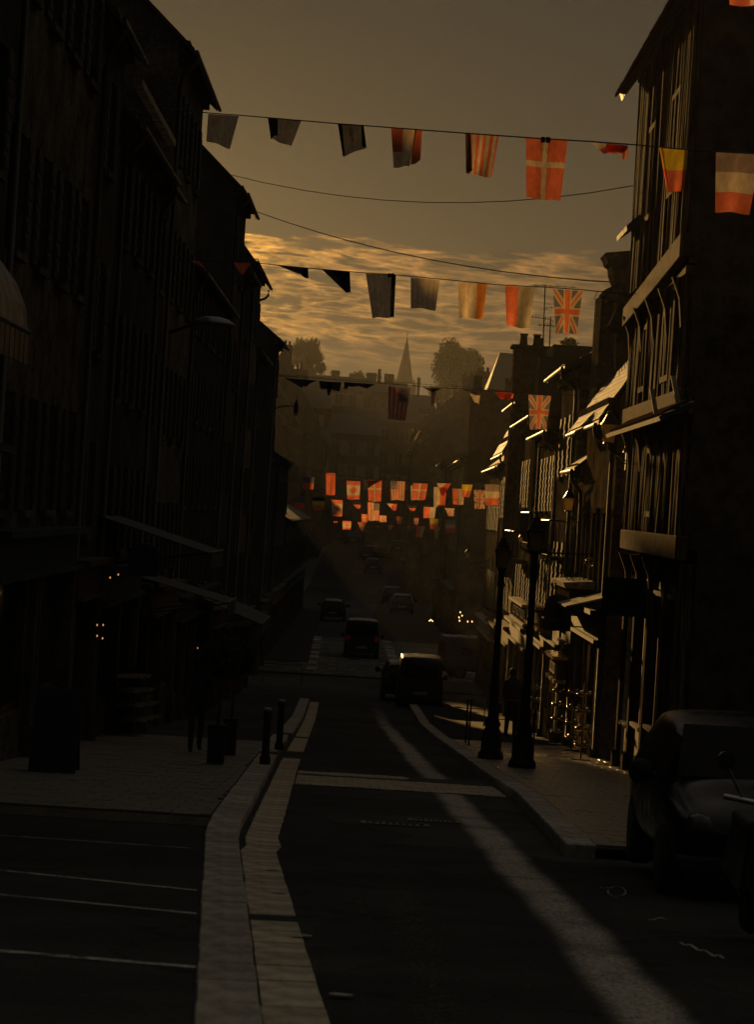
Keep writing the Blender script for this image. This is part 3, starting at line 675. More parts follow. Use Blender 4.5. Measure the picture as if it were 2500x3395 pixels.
blockpx('tall_stack', 'narrow weathered wall end rising over the slate roofs', (1996, 975), (2110, 975), 1.8, 62.6, 2.0, limestone, cat='wall', cap=False)
blockpx('ridge_chimney', 'far black ridge wall with two tapering pots below the tree', (1562, 1290), (1696, 1296), 2, 150, 1.2, brick_red, cap=False, pots=[(P(1584, 1290, 150).x, .26, .8), (P(1688, 1290, 150).x, .22, .75)])
block('rear_wing', 'flat black rear wing behind the steep mansard slates', 6.3, 12, 97.7, 104.9, -8, 4.6, render_grey, cat='wall', cap=False)
# classical cornice and corbels on the tall stack
def profile_block(name, label, cat, px_pts, Y, dep, m):
    pts = [P(*p, Y) for p in px_pts]; n = len(pts); b = MB()
    b.add([(p.x, Y, p.z) for p in pts]+[(p.x, Y+dep, p.z) for p in pts], [tuple(range(n)), tuple(range(2*n-1, n-1, -1))]+[(i, n+i, n+(i+1) % n, (i+1) % n) for i in range(n)])
    o = b.build(name, m); tag(o, label, cat); return o
profile_block('cornice_block', 'heavy moulded chimney cap leaning out left of the timbered wall', 'chimney', [(2004, 842), (2010, 838), (2110, 830), (2110, 985), (2045, 985), (2042, 940), (2030, 905), (2028, 880), (2016, 872), (2012, 856)], 63.5, 1.2, limestone)
profile_block('dormer_pediment', 'stepped lit pediment beside the heavy chimney cap', 'dormer', [(1995, 972), (2004, 962), (2100, 915), (2120, 1260), (2040, 1262), (2044, 1100), (2020, 1078), (2035, 1050), (2046, 1020), (2044, 995), (2016, 1000), (2012, 985), (2000, 980)], 60.5, .8, limestone)
profile_block('finial_block', 'small stone knob at the left end of the parapet', 'finial', [(1982, 1122), (1990, 1114), (2012, 1116), (2016, 1240), (1992, 1240), (1992, 1150), (1980, 1136)], 66, .4, limestone)
for i, (xa, xb) in enumerate(((2052, 2062), (2068, 2078))):
    r = thing('vent_pipe', P(xa, 1260, 58.5), ['left', 'right'][i]+' one of two bright flue plates rising from the gold slates', 'pipe', 'thin lead pipes above the gold slates')
    for dx_ in (0, 1.6): MB().tube([P(xa+dx_*5, 1258-i*7, 58.5), P(xa+dx_*5+12, 1085, 58.5)], .008, 5).build('pipe', zinc, r)
    a_, b_ = P(xa, 1264-i*7, 58.4), P(xb, 1250-i*7, 58.4); MB().box(a_.x, b_.x, 58.36, 58.44, a_.z, b_.z+.03).build('plate', paint_white, r)

# far hazy house with big plain roof right of the tree
def facing_house(label, pxl, pxr, ytop, ridge, Y, m, dep=9, nx=3, nz=2, name='hill_house', roof_in=.0, chim=(), wins=True, base=None, hip=0):
    """house seen front on: eave from pxl to pxr at ytop, ridge at `ridge`"""
    a, b = P(pxl, ytop, Y), P(pxr, ytop, Y); z1 = (a.z+b.z)/2; zr = P((pxl+pxr)/2, ridge, Y+dep/2).z
    gz = g(Y)-3 if base is None else base; r = thing(name, ((a.x+b.x)/2, Y, gz), label, 'house', 'hazy houses on the far hill')
    w_ = MB(); w_.box(a.x, b.x, Y, Y+dep, gz, z1); w_.build('wall', m, r)
    h = hip*(b.x-a.x); rr = MB(); e = .25
    vs = [(a.x-e, Y-e, z1), (b.x+e, Y-e, z1), (b.x+e, Y+dep+e, z1), (a.x-e, Y+dep+e, z1), (a.x-e+h, Y+dep/2, zr), (b.x+e-h, Y+dep/2, zr)]
    rr.add(vs, [(0, 1, 5, 4), (2, 3, 4, 5), (1, 2, 5), (3, 0, 4), (3, 2, 1, 0)]); rr.build('roof', slate_far, r)
    if wins:
        Wd = b.x-a.x
        for k in range(nz):
            for i in range(nx):
                xc = a.x+Wd*(i+.5)/nx; zc = z1-1.6-2.8*k
                f = MB(); f.box(xc-.55, xc+.55, Y-.06, Y-.004, zc-.9, zc+.8); wf = f.build('window', paint_white, r)
                MB().box(xc-.45, xc-.04, Y-.08, Y-.062, zc-.8, zc+.7).box(xc+.04, xc+.45, Y-.08, Y-.062, zc-.8, zc+.7).build('pane', glass, wf)
                MB().box(xc-1.1, xc-.58, Y-.07, Y-.006, zc-.9, zc+.8).build('shutter', paint_white, wf); MB().box(xc+.58, xc+1.1, Y-.07, Y-.006, zc-.9, zc+.8).build('shutter', paint_white, wf)
    for (px, top_, wpx, npot) in chim:
        q = P(px, top_, Y+dep/2); hw = wpx/2/F*Y; zb = min(zr, q.z)-3
        co = MB().box(q.x-hw, q.x+hw, Y+dep/2-.4, Y+dep/2+.4, zb, q.z).box(q.x-hw-.08, q.x+hw+.08, Y+dep/2-.48, Y+dep/2+.48, q.z-.4, q.z-.2).build('chimney', brick_red, r)
        for i in range(npot):
            xp = q.x-hw+2*hw*(i+.5)/npot; MB().lathe([(.26, 0), (.20, .7), (.26, .75), (.2, .9)], (xp, Y+dep/2, q.z+.002), 8).build('chimney_pot', brick_red, co)
    return r
facing_house('hazy building whose big block chimney carries two tapering pots', 915, 1090, 1350, 1292, 330, render_grey, chim=[(977, 1224, 92, 2)], nx=2, nz=1)
facing_house('hazy stone front with pale shutters above the far flags', 1085, 1262, 1440, 1378, 318, limestone, nx=3, nz=2, hip=.1)
facing_house('long hazy ridge behind the shuttered front with a square chimney', 1010, 1240, 1285, 1248, 372, render_grey, nx=5, nz=1, chim=[(1113, 1229, 28, 0)])
facing_house('hazy roof with a wide stack and small pots left of the spire', 1200, 1345, 1300, 1268, 360, render_pale, nx=4, nz=2, chim=[(1233, 1237, 34, 0), (1258, 1246, 12, 1), (1290, 1262, 30, 4)])
facing_house('dim hazy house under the church spire', 1255, 1400, 1400, 1318, 322, limestone, nx=3, nz=3, hip=.25)
facing_house('dim hazy house right of the spire behind the dark flag', 1345, 1440, 1352, 1310, 345, render_grey, nx=2, nz=3, chim=[(1388, 1275, 8, 1)], hip=.2)
facing_house('hazy house low on the left of the far hill', 930, 1085, 1490, 1420, 300, render_pale, nx=3, nz=2)
facing_house('pale house with plain tall roof behind the right chimneys', 1625, 1900, 1300, 1176, 215, limestone, nx=3, nz=1, hip=.16, dep=11)
facing_house('hazy house low behind the bend of the street', 1090, 1300, 1600, 1530, 352, render_grey, nx=4, nz=2)
# church: spire > tower
Yc = 560; cx_ = P(1340, 1290, Yc).x; zt = P(1347, 1120, Yc).z; zb_ = P(1340, 1262, Yc).z
ch = thing('church', (cx_, Yc, g(Yc)), 'hazy church with a slender pointed spire on the far hill', 'church')
MB().box(cx_-2.3, cx_+2.3, Yc-2.3, Yc+2.3, g(Yc)-4, zb_-1.2).build('tower', limestone, ch)
MB().lathe([(2.05, 0), (1.9, .3), (.07, zt-zb_+.6)], (cx_, Yc, zb_-.6), 8, sq=True).build('spire', slate_far, ch)
for sx in (-1, 1): MB().lathe([(.45, -2.5), (.45, 0), (.5, .05), (.02, 1.5)], (cx_+sx*2.0, Yc-2.0, zb_-1.2), 6).build('pinnacle', limestone, ch)
MB().tube([(cx_, Yc, zt-.2), (cx_, Yc, zt+1.3)], .06, 5).tube([(cx_-.3, Yc, zt+.8), (cx_+.3, Yc, zt+.8)], .05, 5).build('cross', iron, ch)
MB().box(cx_-2.9, cx_+2.9, Yc-9, Yc-2.4, g(Yc)-4, zb_-4.5).build('nave', limestone, ch)

# ------------------------------------------------------------------ trees
def tree(label, cx0, cy0, w_, h_, Y, kind, n=5200):
    """crown centre px, crown width/height px"""
    c = P(cx0, cy0, Y); rx = w_/2/F*Y; rz = h_/2/F*Y; gz = g(Y)
    r = thing('tree', (c.x, Y, gz), label, 'tree', 'trees on the far hill')
    tk = MB(); tk.tube([(c.x, Y, gz-1), (c.x+.1, Y, gz+(c.z-gz)*.6), (c.x, Y, c.z+rz*.3)], rx*.09, 7, rx*.02)
    rnd = random.Random(int(cx0)); bl = MB(); lobes = []
    for i in range(30 if kind != 'weep' else 24):
        a = rnd.uniform(0, 6.28); e = rnd.uniform(-.75, 1.0); rr = rnd.uniform(.35, .72)
        lx, ly, lz = c.x+rx*rr*math.cos(a)*math.sqrt(max(0, 1-e*e*.7)), Y+rx*rr*math.sin(a), c.z+rz*.72*e
        lobes.append((lx, ly, lz, rx*(rnd.uniform(.20, .34)))); tk.tube([(c.x, Y, gz+(c.z-gz)*.7), ((c.x+lx)/2, (Y+ly)/2, (c.z+lz)/2-rz*.1), (lx, ly, lz)], rx*.03, 5, rx*.008)
    tk.build('trunk', bark, r)
    ls = .03*rx+.09
    for i in range(n):
        lx, ly, lz, lr = lobes[rnd.randrange(len(lobes))]
        d = Vector((rnd.gauss(0, 1), rnd.gauss(0, 1), rnd.gauss(0, 1))).normalized()*lr*rnd.random()**.45
        if kind == 'weep':
            d.z = d.z*.7; p = Vector((lx, ly, lz))+d
            k = rnd.randrange(2, 5)
            for q in range(k):
                pp = p+Vector((rnd.uniform(-.03, .03), rnd.uniform(-.05, .05), -q*ls*1.5)); s_ = ls*rnd.uniform(.5, 1)
                bl.add([pp+Vector((-s_*.5, 0, 0)), pp+Vector((0, s_*.4, -s_)), pp+Vector((s_*.5, .0, -.1*s_)), pp+Vector((0, -.2*s_, s_*.9))], [(0, 1, 2, 3)])
            continue
        p = Vector((lx, ly, lz))+d; u = Vector((rnd.gauss(0, 1), rnd.gauss(0, 1), rnd.gauss(0, 1))).normalized(); v = u.orthogonal().normalized(); s_ = ls*rnd.uniform(.6, 1.4)
        bl.add([p-u*s_, p-v*s_*.6, p+u*s_, p+v*s_*.6], [(0, 1, 2, 3)])
    bl.build('crown', leafm if kind != 'weep' else leafm2, r)
tree('large round leafy tree in the haze right of the spire', 1520, 1228, 214, 200, 400, 'round', 9500)
tree('weeping birch in the haze left of the spire, above the block chimney', 1019, 1192, 150, 165, 420, 'weep', 2300)
tree('small bushy tree in the haze at the edge of the hooded gable', 940, 1222, 78, 60, 415, 'round', 2200)
tree('low dome of foliage behind the ridge between two chimneys', 1186, 1252, 66, 42, 430, 'round', 1800)
tree('low foliage to the right of the spire over the far roofs', 1460, 1310, 110, 60, 380, 'round', 2200)
tree('thin twiggy treetop showing above the right parapet', 1885, 1138, 70, 24, 150, 'round', 300)

# ------------------------------------------------------------------ the timber house (right)
TX = 4.8; T0, T1 = 41.0, 50.2
th_ = thing('timbered_house', (TX, 48, g(48)), 'tall dark timbered house with overhanging storeys filling the right edge', 'house', 'houses lining the street')
zE = 8.5
levels = [(g(48)-1.2, -.3, 4.85), (-.3, 1.95, 4.66), (1.95, 4.1, 4.56), (4.1, zE, 4.45)]   # z0, z1, facade X
body = MB()
for z0, z1, x in levels[1:]: body.box(x+.09, 13, T0, T1, z0+.003, z1)
body.box(4.95, 13, T0, T0+.5, levels[0][0], levels[0][1]).box(5.2, 13, T0+.5, T1-.3, levels[0][0], -.302).box(4.95, 13, T1-.3, T1, levels[0][0], -.302)
body.add([(4.54, T0, zE), (13, T0, zE), (8.8, T0, zE+7.2)], [(0, 1, 2)]); body.add([(4.54, T1, zE), (13, T1, zE), (8.8, T1, zE+7.2)], [(0, 1, 2)])
body.build('wall', daub, th_)
rb = MB(); e0 = 4.45-.30; pit = math.tan(R(57))
rb.hexa([(e0, T0-.4, zE-.46), (8.8, T0-.4, zE-.46+(8.8-e0)*pit), (8.8, T1+.35, zE-.46+(8.8-e0)*pit), (e0, T1+.35, zE-.46),
         (e0-.05, T0-.4, zE-.33), (8.8, T0-.4, zE-.29+(8.8-e0)*pit), (8.8, T1+.35, zE-.29+(8.8-e0)*pit), (e0-.05, T1+.35, zE-.33)])
rb.hexa([(13.6, T0-.4, zE-1), (8.8, T0-.4, zE+7.1), (8.8, T1+.35, zE+7.1), (13.6, T1+.35, zE-1), (13.7, T0-.4, zE-.9), (8.8, T0-.4, zE+7.3), (8.8, T1+.35, zE+7.3), (13.7, T1+.35, zE-.9)])
troof = rb.build('roof', slate, th_)
tile_me = unit_mesh('roof_tile', brick_red, .1)
for row in range(8):
    for i in range(36):
        yy_ = T0-.35+i*(T1-T0+.65)/36; d = row*.22; an = R(57)
        piece('roof_tile', tile_me, (e0-.06+d*math.cos(an), yy_+.16, zE-.32+d*math.sin(an)+.07), troof, (random.uniform(-.04, .04), -(an-.12+random.uniform(-.05, .05)), 0), (.3, .3, .045))
for li, (z0, z1, x) in enumerate(levels[1:]):
    y = T0+.1; k = 0
    while y < T1-.1:
        wd = random.uniform(.07, .17); o = .0
        lean = random.uniform(-.04, .04)
        MB().hexa([(x-random.uniform(0, .05), y, z0+.2), (x+.12, y, z0+.2), (x+.12, y+wd, z0+.2), (x-random.uniform(0, .05), y+wd, z0+.2),
                   (x-random.uniform(0, .04), y+lean, z1-.15), (x+.12, y+lean, z1-.15), (x+.12, y+wd+lean, z1-.15), (x-random.uniform(0, .04), y+wd+lean, z1-.15)]).build('timber_stud', oak, th_)
        y += wd+random.uniform(.05, .17); k += 1
    dn = .25 if li == 2 else 0; MB().hexa([(x-.06, T0-.06, z0-.16+dn), (x+.15, T0-.06, z0-.16+dn), (x+.15, T1+.05, z0-.10-dn), (x-.06, T1+.05, z0-.10-dn), (x-.06, T0-.06, z0+.22+dn), (x+.15, T0-.06, z0+.22+dn), (x+.15, T1+.05, z0+.26-dn), (x-.06, T1+.05, z0+.26-dn)]).build('jetty_beam', oak, th_, bevel=.02)
    MB().box(x-.05, x+.12, T0, T1, z1-.152, z1-.02).build('top_plate', oak, th_)
    for q in range(5):   # curved brackets under each jetty
        yb = T0+.4+q*(T1-T0-.8)/4; b_ = MB()
        pts = [(x+.08, z0-.95), (x+.03, z0-.5), (x-.1, z0-.18), (x+.12, z0-.18), (x+.14, z0-.95)]
        b_.add([(a, yb, c) for a, c in pts]+[(a, yb+.16, c) for a, c in pts], [(0, 1, 2, 3, 4), (9, 8, 7, 6, 5)]+[(i, 5+i, 5+(i+1) % 5, (i+1) % 5) for i in range(5)]); b_.build('bracket', oak, th_)
for (ya, yb, za, zb, x) in [(42.6, 43.8, 5.4, 7.1, 4.47), (46.4, 47.6, 5.4, 7.1, 4.47), (43.0, 44.2, 2.4, 3.6, 4.58), (46.8, 48.0, 2.4, 3.6, 4.58), (45.4, 46.6, .2, 1.4, 4.68)]:
    f = MB(); xx = x-.05
    f.box(xx, xx+.16, ya, yb, za, za+.1).box(xx, xx+.16, ya, yb, zb-.1, zb).box(xx, xx+.16, ya, ya+.1, za+.1, zb-.1).box(xx, xx+.16, yb-.1, yb, za+.1, zb-.1).box(xx, xx+.1, (ya+yb)/2-.03, (ya+yb)/2+.03, za+.1, zb-.1)
    wf = f.build('window', oak, th_); MB().quad((xx+.06, ya+.02, za+.02), (xx+.06, yb-.02, za+.02), (xx+.06, yb-.02, zb-.02), (xx+.06, ya+.02, zb-.02)).build('pane', glass, wf)
# small tiled hood between storeys
hd_ = MB(); hd_.hexa([(4.14, 39.9, 1.62), (4.66, 39.9, 1.86), (4.66, 49.2, 1.86), (4.14, 49.2, 1.62), (4.12, 39.9, 1.68), (4.64, 39.9, 1.95), (4.64, 49.2, 1.95), (4.12, 49.2, 1.68)]); hd_.build('hood', slate, th_)
hd_ = MB(); hd_.hexa([(4.2, 48.2, 5.35), (4.5, 48.2, 5.6), (4.5, 50.2, 5.6), (4.2, 50.2, 5.35), (4.18, 48.2, 5.43), (4.48, 48.2, 5.72), (4.48, 50.2, 5.72), (4.18, 50.2, 5.43)]); hd_.build('hood', slate, th_)
for i in range(26):
    yy_ = 40.0+i*.345
    piece('roof_tile', tile_me, (4.22, yy_, 1.80), th_, (0, -R(33), 0), (.2, .27, .04)); piece('roof_tile', tile_me, (4.44, yy_+.1, 1.92), th_, (0, -R(33), 0), (.2, .27, .04))
# ground floor: shop front, posts, door frames, panelled fascia with painted scroll
for yy_ in (41.2, 43.4, 45.7, 48.0, 50.0):
    MB().box(4.72, 4.94, yy_-.14, yy_+.14, g(yy_)-.1, -.5).box(4.66, 4.96, yy_-.19, yy_+.19, g(yy_)-.1, g(yy_)+.45).build('post', oak, th_)
for (ya, yb) in ((41.4, 43.2), (43.6, 45.5), (45.9, 47.8), (48.2, 49.8)):
    zg_ = g(ya)+.14; f = MB(); f.box(4.80, 4.90, ya, ya+.12, zg_, -.55).box(4.80, 4.90, yb-.12, yb, zg_, -.55).box(4.80, 4.90, ya+.12, yb-.12, -1.0, -.55).box(4.80, 4.90, ya+.12, yb-.12, zg_, zg_+.7).box(4.76, 4.90, ya, yb, -1.11, -1.03).box(4.81, 4.89, (ya+yb)/2-.05, (ya+yb)/2+.05, zg_+.7, -1.11)
    so = f.build('shop_front', paint_white if ya > 46 else paint_brown, th_)
    MB().quad((4.87, ya+.1, zg_+.6), (4.87, yb-.1, zg_+.6), (4.87, yb-.1, -.98), (4.87, ya+.1, -.98)).build('pane', glass, so)
    sc = MB()
    for k in range(9):
        t0 = ya+.25+(yb-ya-.5)*k/9; w0 = (yb-ya-.5)/9
        sc.tube([(4.796, t0+w0*.5+w0*.42*math.cos(a*.7), -.78+.09*math.sin(a*.7)) for a in range(8)], .008, 4)
    sc.build('scroll_ornament', paint_dark, so)
    MB().box(4.72, 4.86, ya+.2, yb-.2, zg_+.72, zg_+.78).build('sill', paint_white, so)
# two pale boards leaning on the hood
for i, (a_, b_) in enumerate((((2162, 1290), (2176, 1380)), ((2232, 1246), (2252, 1356)))):
    Yb = 41.5 if i == 0 else 40.1; pa, pb = P(*a_, Yb), P(*b_, Yb); d = .035
    o = MB().hexa([(pb.x-d, Yb-.06, pb.z), (pb.x+d, Yb-.06, pb.z), (pb.x+d, Yb+.02, pb.z), (pb.x-d, Yb+.02, pb.z), (pa.x-d, Yb-.0, pa.z), (pa.x+d, Yb-.0, pa.z), (pa.x+d, Yb+.08, pa.z), (pa.x-d, Yb+.08, pa.z)]).build('leaning_board', paint_white)
    tag(o, ['left one of two pale boards leaning on the hood of the timbered house', 'right and higher of two pale boards on the timbered hood'][i], 'board', 'pale boards on the hood')

# ------------------------------------------------------------------ strings, cables and flags
def cable(name, pts, y0, y1, x0, x1, r_, label, cat='cable', group=None):
    """px points; depth runs in a straight 3-D line from Y=y0 at px x0 to Y=y1 at px x1"""
    yy_ = lambda x: 1/((1/y0)+(1/y1-1/y0)*(x-x0)/(x1-x0)); out = []
    for (xa, ya), (xb, yb) in zip(pts, pts[1:]):
        n = max(2, int((xb-xa)/60))
        for k in range(n): t_ = k/n; x = xa+(xb-xa)*t_; out.append(P(x, ya+(yb-ya)*t_, yy_(x)))
    out.append(P(*pts[-1], yy_(pts[-1][0])))
    o = MB().tube(out, r_, 5).build(name, rope_m, smooth=True); tag(o, label, cat, group); return yy_
def sag(a, b, mid, n=10):   # parabola through a, b and control mid
    return [((1-t)**2*a[0]+2*(1-t)*t*mid[0]+t*t*b[0], (1-t)**2*a[1]+2*(1-t)*t*mid[1]+t*t*b[1]) for t in [i/n for i in range(n+1)]]
cable('overhead_cable', sag((745, 576), (2100, 617), (1400, 748)), 88, 54, 745, 2100, .011, 'thin bare cable sagging across the sky between the first two flag strings')
cable('overhead_cable', sag((848, 702), (2085, 940), (1400, 905)), 90, 56, 848, 2085, .014, 'bare cable running down to the right above the clouds')
cable('overhead_cable', [(905, 1241), (1400, 1274), (1640, 1290)], 98, 70, 905, 1640, .006, 'fine wire just above the third flag string')
STR = dict(
 A=([(430, 352), (690, 376), (800, 384), (1100, 410), (1300, 425), (1500, 440), (1750, 458), (1960, 471), (2110, 482), (2260, 496), (2380, 504), (2560, 514)], 50, 32.5, 690, 2500, .010, 'first flag string, nearest and highest, sagging from the tall left gable'),
 B=([(480, 855), (850, 873), (1000, 888), (1200, 905), (1310, 912), (1500, 930), (1650, 945), (1810, 953), (1935, 962), (1995, 968), (2110, 975)], 57, 47, 850, 1995, .009, 'second flag string crossing the cloud bank'),
 C=([(880, 1244), (1050, 1255), (1250, 1270), (1400, 1281), (1500, 1288), (1700, 1300), (1900, 1311), (1960, 1316)], 72, 62, 900, 1900, .008, 'third flag string just below the spire'),
 D=([(960, 1545), (1100, 1574), (1250, 1588), (1400, 1597), (1560, 1604), (1690, 1606)], 104, 96, 1000, 1690, .008, 'fourth flag string, uppermost of the sunlit cluster'),
 E=([(960, 1565), (1180, 1600), (1400, 1640), (1560, 1664), (1720, 1690)], 112, 101, 1000, 1700, .008, 'wire slanting down through the sunlit flag cluster'),
 G=([(990, 1640), (1150, 1656), (1300, 1665), (1450, 1677), (1540, 1685)], 122, 118, 1000, 1600, .008, 'fifth flag string behind the sunlit row'),
 H=([(1080, 1690), (1200, 1703), (1320, 1711), (1460, 1719), (1520, 1722)], 132, 132, 1000, 1600, .007, 'sixth flag string low above the cars'),
 I=([(1090, 1720), (1200, 1731), (1330, 1740), (1420, 1744), (1470, 1748)], 138, 138, 1000, 1600, .007, 'seventh and farthest flag string low above the cars'))
YF = {}
for k, (pts, y0, y1, x0, x1, r_, lab) in STR.items(): YF[k] = cable('flag_string', pts, y0, y1, x0, x1, r_, lab, 'string', 'flag strings across the street')

WHT, RED, BLU, YEL, BLK = (.55, .44, .30), (.62, .15, .075), (.10, .085, .11), (.60, .42, .04), (.02, .02, .02)
GRY = (.72, .55, .34)
LEAF = [(0, -.42), (.07, -.27), (.17, -.32), (.14, -.12), (.25, -.2), (.29, -.11), (.40, -.13), (.35, .0), (.42, .06), (.20, .2), (.22, .28), (.03, .26), (.02, .42), (-.02, .42), (-.03, .26), (-.22, .28), (-.20, .2), (-.42, .06), (-.35, 0), (-.40, -.13), (-.29, -.11), (-.25, -.2), (-.14, -.12), (-.17, -.32), (-.07, -.27)]
def inpoly(x, y, p):
    c = False; j = len(p)-1
    for i in range(len(p)):
        if (p[i][1] > y) != (p[j][1] > y) and x < (p[j][0]-p[i][0])*(y-p[i][1])/(p[j][1]-p[i][1])+p[i][0]: c = not c
        j = i
    return c
def fcol(kind, u, v):      # u across 0..1, v down 0..1 (flags hang turned, hoist on the string)
    if kind == 'white': return WHT
    if kind == 'grey': return GRY
    if kind == 'greytone': return GRY if (u*5) % 1 < .5 else (.78, .62, .40)
    if kind == 'stain': return tuple(a*(1-k)+b*k for a, b in zip(WHT, (.45, .15, .08)) for k in [max(0, 1-math.hypot(u-.2, v-.25)*3.2)*.6])
    if kind == 'denmark': return WHT if abs(u-.47) < .065 or abs(v-.42) < .05 else RED
    if kind == 'us': 
        if u > .52 and v < .42:
            cu, cv = ((u-.52)/.48*5) % 1-.5, (v/.42*7) % 1-.5
            return WHT if abs(cu)+abs(cv) < .3 else BLU
        return RED if int(u*9) % 2 == 0 else WHT
    if kind == 'us_left':
        if u < .5 and v < .42:
            cu, cv = (u/.5*5) % 1-.5, (v/.42*7) % 1-.5
            return WHT if abs(cu)+abs(cv) < .3 else BLU
        return RED if int(u*11) % 2 == 0 else WHT
    if kind == 'stripes': return RED if int(u*9+.5) % 2 else WHT
    if kind == 'belgium': return YEL if v < .5 else RED
    if kind == 'belgium3': return BLK if v < .3 else YEL if v < .62 else RED
    if kind == 'france_h': return (.27, .20, .17) if v < .34 else WHT if v < .67 else RED
    if kind == 'redwhite': return RED if u < .52 else WHT
    if kind == 'whitered': return WHT if u < .5 else RED
    if kind == 'ireland': return GRY if u < .33 else WHT if u < .66 else (.55, .20, .05)
    if kind == 'redgrey': return RED if u < .45 else (.36, .30, .21)
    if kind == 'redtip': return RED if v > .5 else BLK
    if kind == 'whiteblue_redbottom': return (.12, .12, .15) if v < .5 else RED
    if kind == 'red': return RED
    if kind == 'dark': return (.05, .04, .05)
    if kind == 'redwhite_top': return (.55, .1, .06) if u+v > .7 else WHT
    if kind == 'italy': return RED if u < .5 and v < .6 else GRY
    if kind == 'canada':
        if v < .24 or v > .76: return RED
        return RED if inpoly((v-.5)*1.9, (u-.5)*1.25, LEAF) or inpoly((u-.5)*1.15, (v-.5)*1.9, LEAF) and False else WHT
    if kind == 'uk':
        a, b = (u-.5)*2, (v-.5)*2
        if abs(a) < .17 or abs(b) < .11: return RED
        if abs(a) < .30 or abs(b) < .19: return WHT
        d1, d2 = abs(a-b)/1.414, abs(a+b)/1.414; d = min(d1, d2)
        if d < .06: return RED
        if d < .19: return WHT
        return (.17, .155, .16)
    return WHT
FN = [0]
def flag(label, kind, st, tl, tr, br, bl, layers=(), nu=None, wave=.05, depth=None):
    """hanging cloth patch between four px corners; layers = extra folded-over cloth patches"""
    yf = YF[st]; FN[0] += 1; rnd = random.Random(FN[0]*13)
    px_w = abs(tr[0]-tl[0]); nu = nu or max(12, min(56, int(px_w*.5))); nv = int(nu*1.35)
    vs, fs, cols = [], [], []
    def patch(tl, tr, br, bl, off, nu, nv, uv=(0, 1, 0, 1), kd=kind, wv=wave):
        n0 = len(vs); ph = rnd.uniform(0, 6); ph2 = rnd.uniform(0, 6)
        for j in range(nv+1):
            v = j/nv
            for i in range(nu+1):
                u = i/nu
                x = (1-v)*((1-u)*tl[0]+u*tr[0])+v*((1-u)*bl[0]+u*br[0]); y = (1-v)*((1-u)*tl[1]+u*tr[1])+v*((1-u)*bl[1]+u*br[1])
                pinch = 0
                dd = wv*math.sin(u*8+ph+v*1.5)*(.25+v)+wv*.5*math.sin(v*6+ph2+u*3)*v
                y += 2.2*math.sin(u*7+ph)*v*px_w/110
                vs.append(P(x, y, yf(x)+off+dd+.004))
        for j in range(nv):
            for i in range(nu):
                a = n0+j*(nu+1)+i; fs.append((a, a+1, a+nu+2, a+nu+1))
                u = uv[0]+(uv[1]-uv[0])*(i+.5)/nu; v = uv[2]+(uv[3]-uv[2])*(j+.5)/nv; cols.append(fcol(kd, u, v))
    patch(tl, tr, br, bl, 0, nu, nv)
    for k, (a, b, c, d, uv, kd) in enumerate(layers): patch(a, b, c, d, -.03*(k+1), max(6, nu//3), max(8, nv//2), uv, kd or kind, .008)
    o0 = P((tl[0]+tr[0])/2, (tl[1]+tr[1])/2, yf((tl[0]+tr[0])/2))
    me = bpy.data.meshes.new('flag'); me.from_pydata([p-o0 for p in vs], [], fs)
    ca = me.color_attributes.new('Col', 'FLOAT_COLOR', 'CORNER'); buf = []
    for c in cols: buf += [c[0], c[1], c[2], 1]*4
    ca.data.foreach_set('color', buf); me.materials.append(flagm); me.polygons.foreach_set('use_smooth', [True]*len(fs))
    o = bpy.data.objects.new('flag', me); C.objects.link(o); o.location = o0
    tag(o, label, 'flag', 'flags hung on strings across the street'); return o
Q = lambda *a: [(a[i], a[i+1]) for i in range(0, 8, 2)]
FULL = (0, 1, 0, 1)
flag('pale cream flag with a reddish stain, leftmost on the nearest string', 'stain', 'A', (690, 379), (792, 386), (762, 495), (684, 468))
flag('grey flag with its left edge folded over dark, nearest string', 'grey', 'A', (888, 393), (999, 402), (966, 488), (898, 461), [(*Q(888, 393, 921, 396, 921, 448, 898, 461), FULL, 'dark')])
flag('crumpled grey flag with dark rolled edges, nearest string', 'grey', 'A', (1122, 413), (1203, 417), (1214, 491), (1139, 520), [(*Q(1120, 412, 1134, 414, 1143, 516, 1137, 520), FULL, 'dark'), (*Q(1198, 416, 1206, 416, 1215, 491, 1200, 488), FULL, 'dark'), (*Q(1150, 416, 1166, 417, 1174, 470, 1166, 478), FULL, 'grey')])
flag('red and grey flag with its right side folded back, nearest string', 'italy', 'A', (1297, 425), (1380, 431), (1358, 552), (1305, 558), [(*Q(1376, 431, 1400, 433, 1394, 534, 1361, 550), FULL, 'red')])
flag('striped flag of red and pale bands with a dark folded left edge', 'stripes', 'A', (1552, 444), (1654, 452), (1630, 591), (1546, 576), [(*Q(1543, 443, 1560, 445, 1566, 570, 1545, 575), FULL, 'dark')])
flag('large red flag with a pale cross held by two clips', 'denmark', 'A', (1744, 459), (1882, 467), (1858, 669), (1745, 656), wave=.02)
flag('furled white and red flag blown up against its string', 'redwhite_top', 'A', (1962, 474), (2085, 484), (2060, 508), (1998, 508), [(*Q(2010, 477, 2080, 484, 2060, 512, 2010, 506), FULL, 'red'), (*Q(2060, 485, 2082, 486, 2080, 524, 2062, 530), FULL, 'red')])
flag('yellow over red flag tapering downward before the timbered wall', 'belgium', 'A', (2188, 491), (2281, 499), (2258, 637), (2214, 637), [(*Q(2186, 491, 2199, 492, 2219, 632, 2212, 636), FULL, 'belgium'), (*Q(2270, 498, 2282, 499, 2268, 630, 2258, 634), FULL, 'belgium')], wave=.015)
flag('flag of mauve, cream and red bands cut by the right frame edge', 'france_h', 'A', (2374, 503), (2524, 511), (2484, 711), (2371, 703), wave=.02)
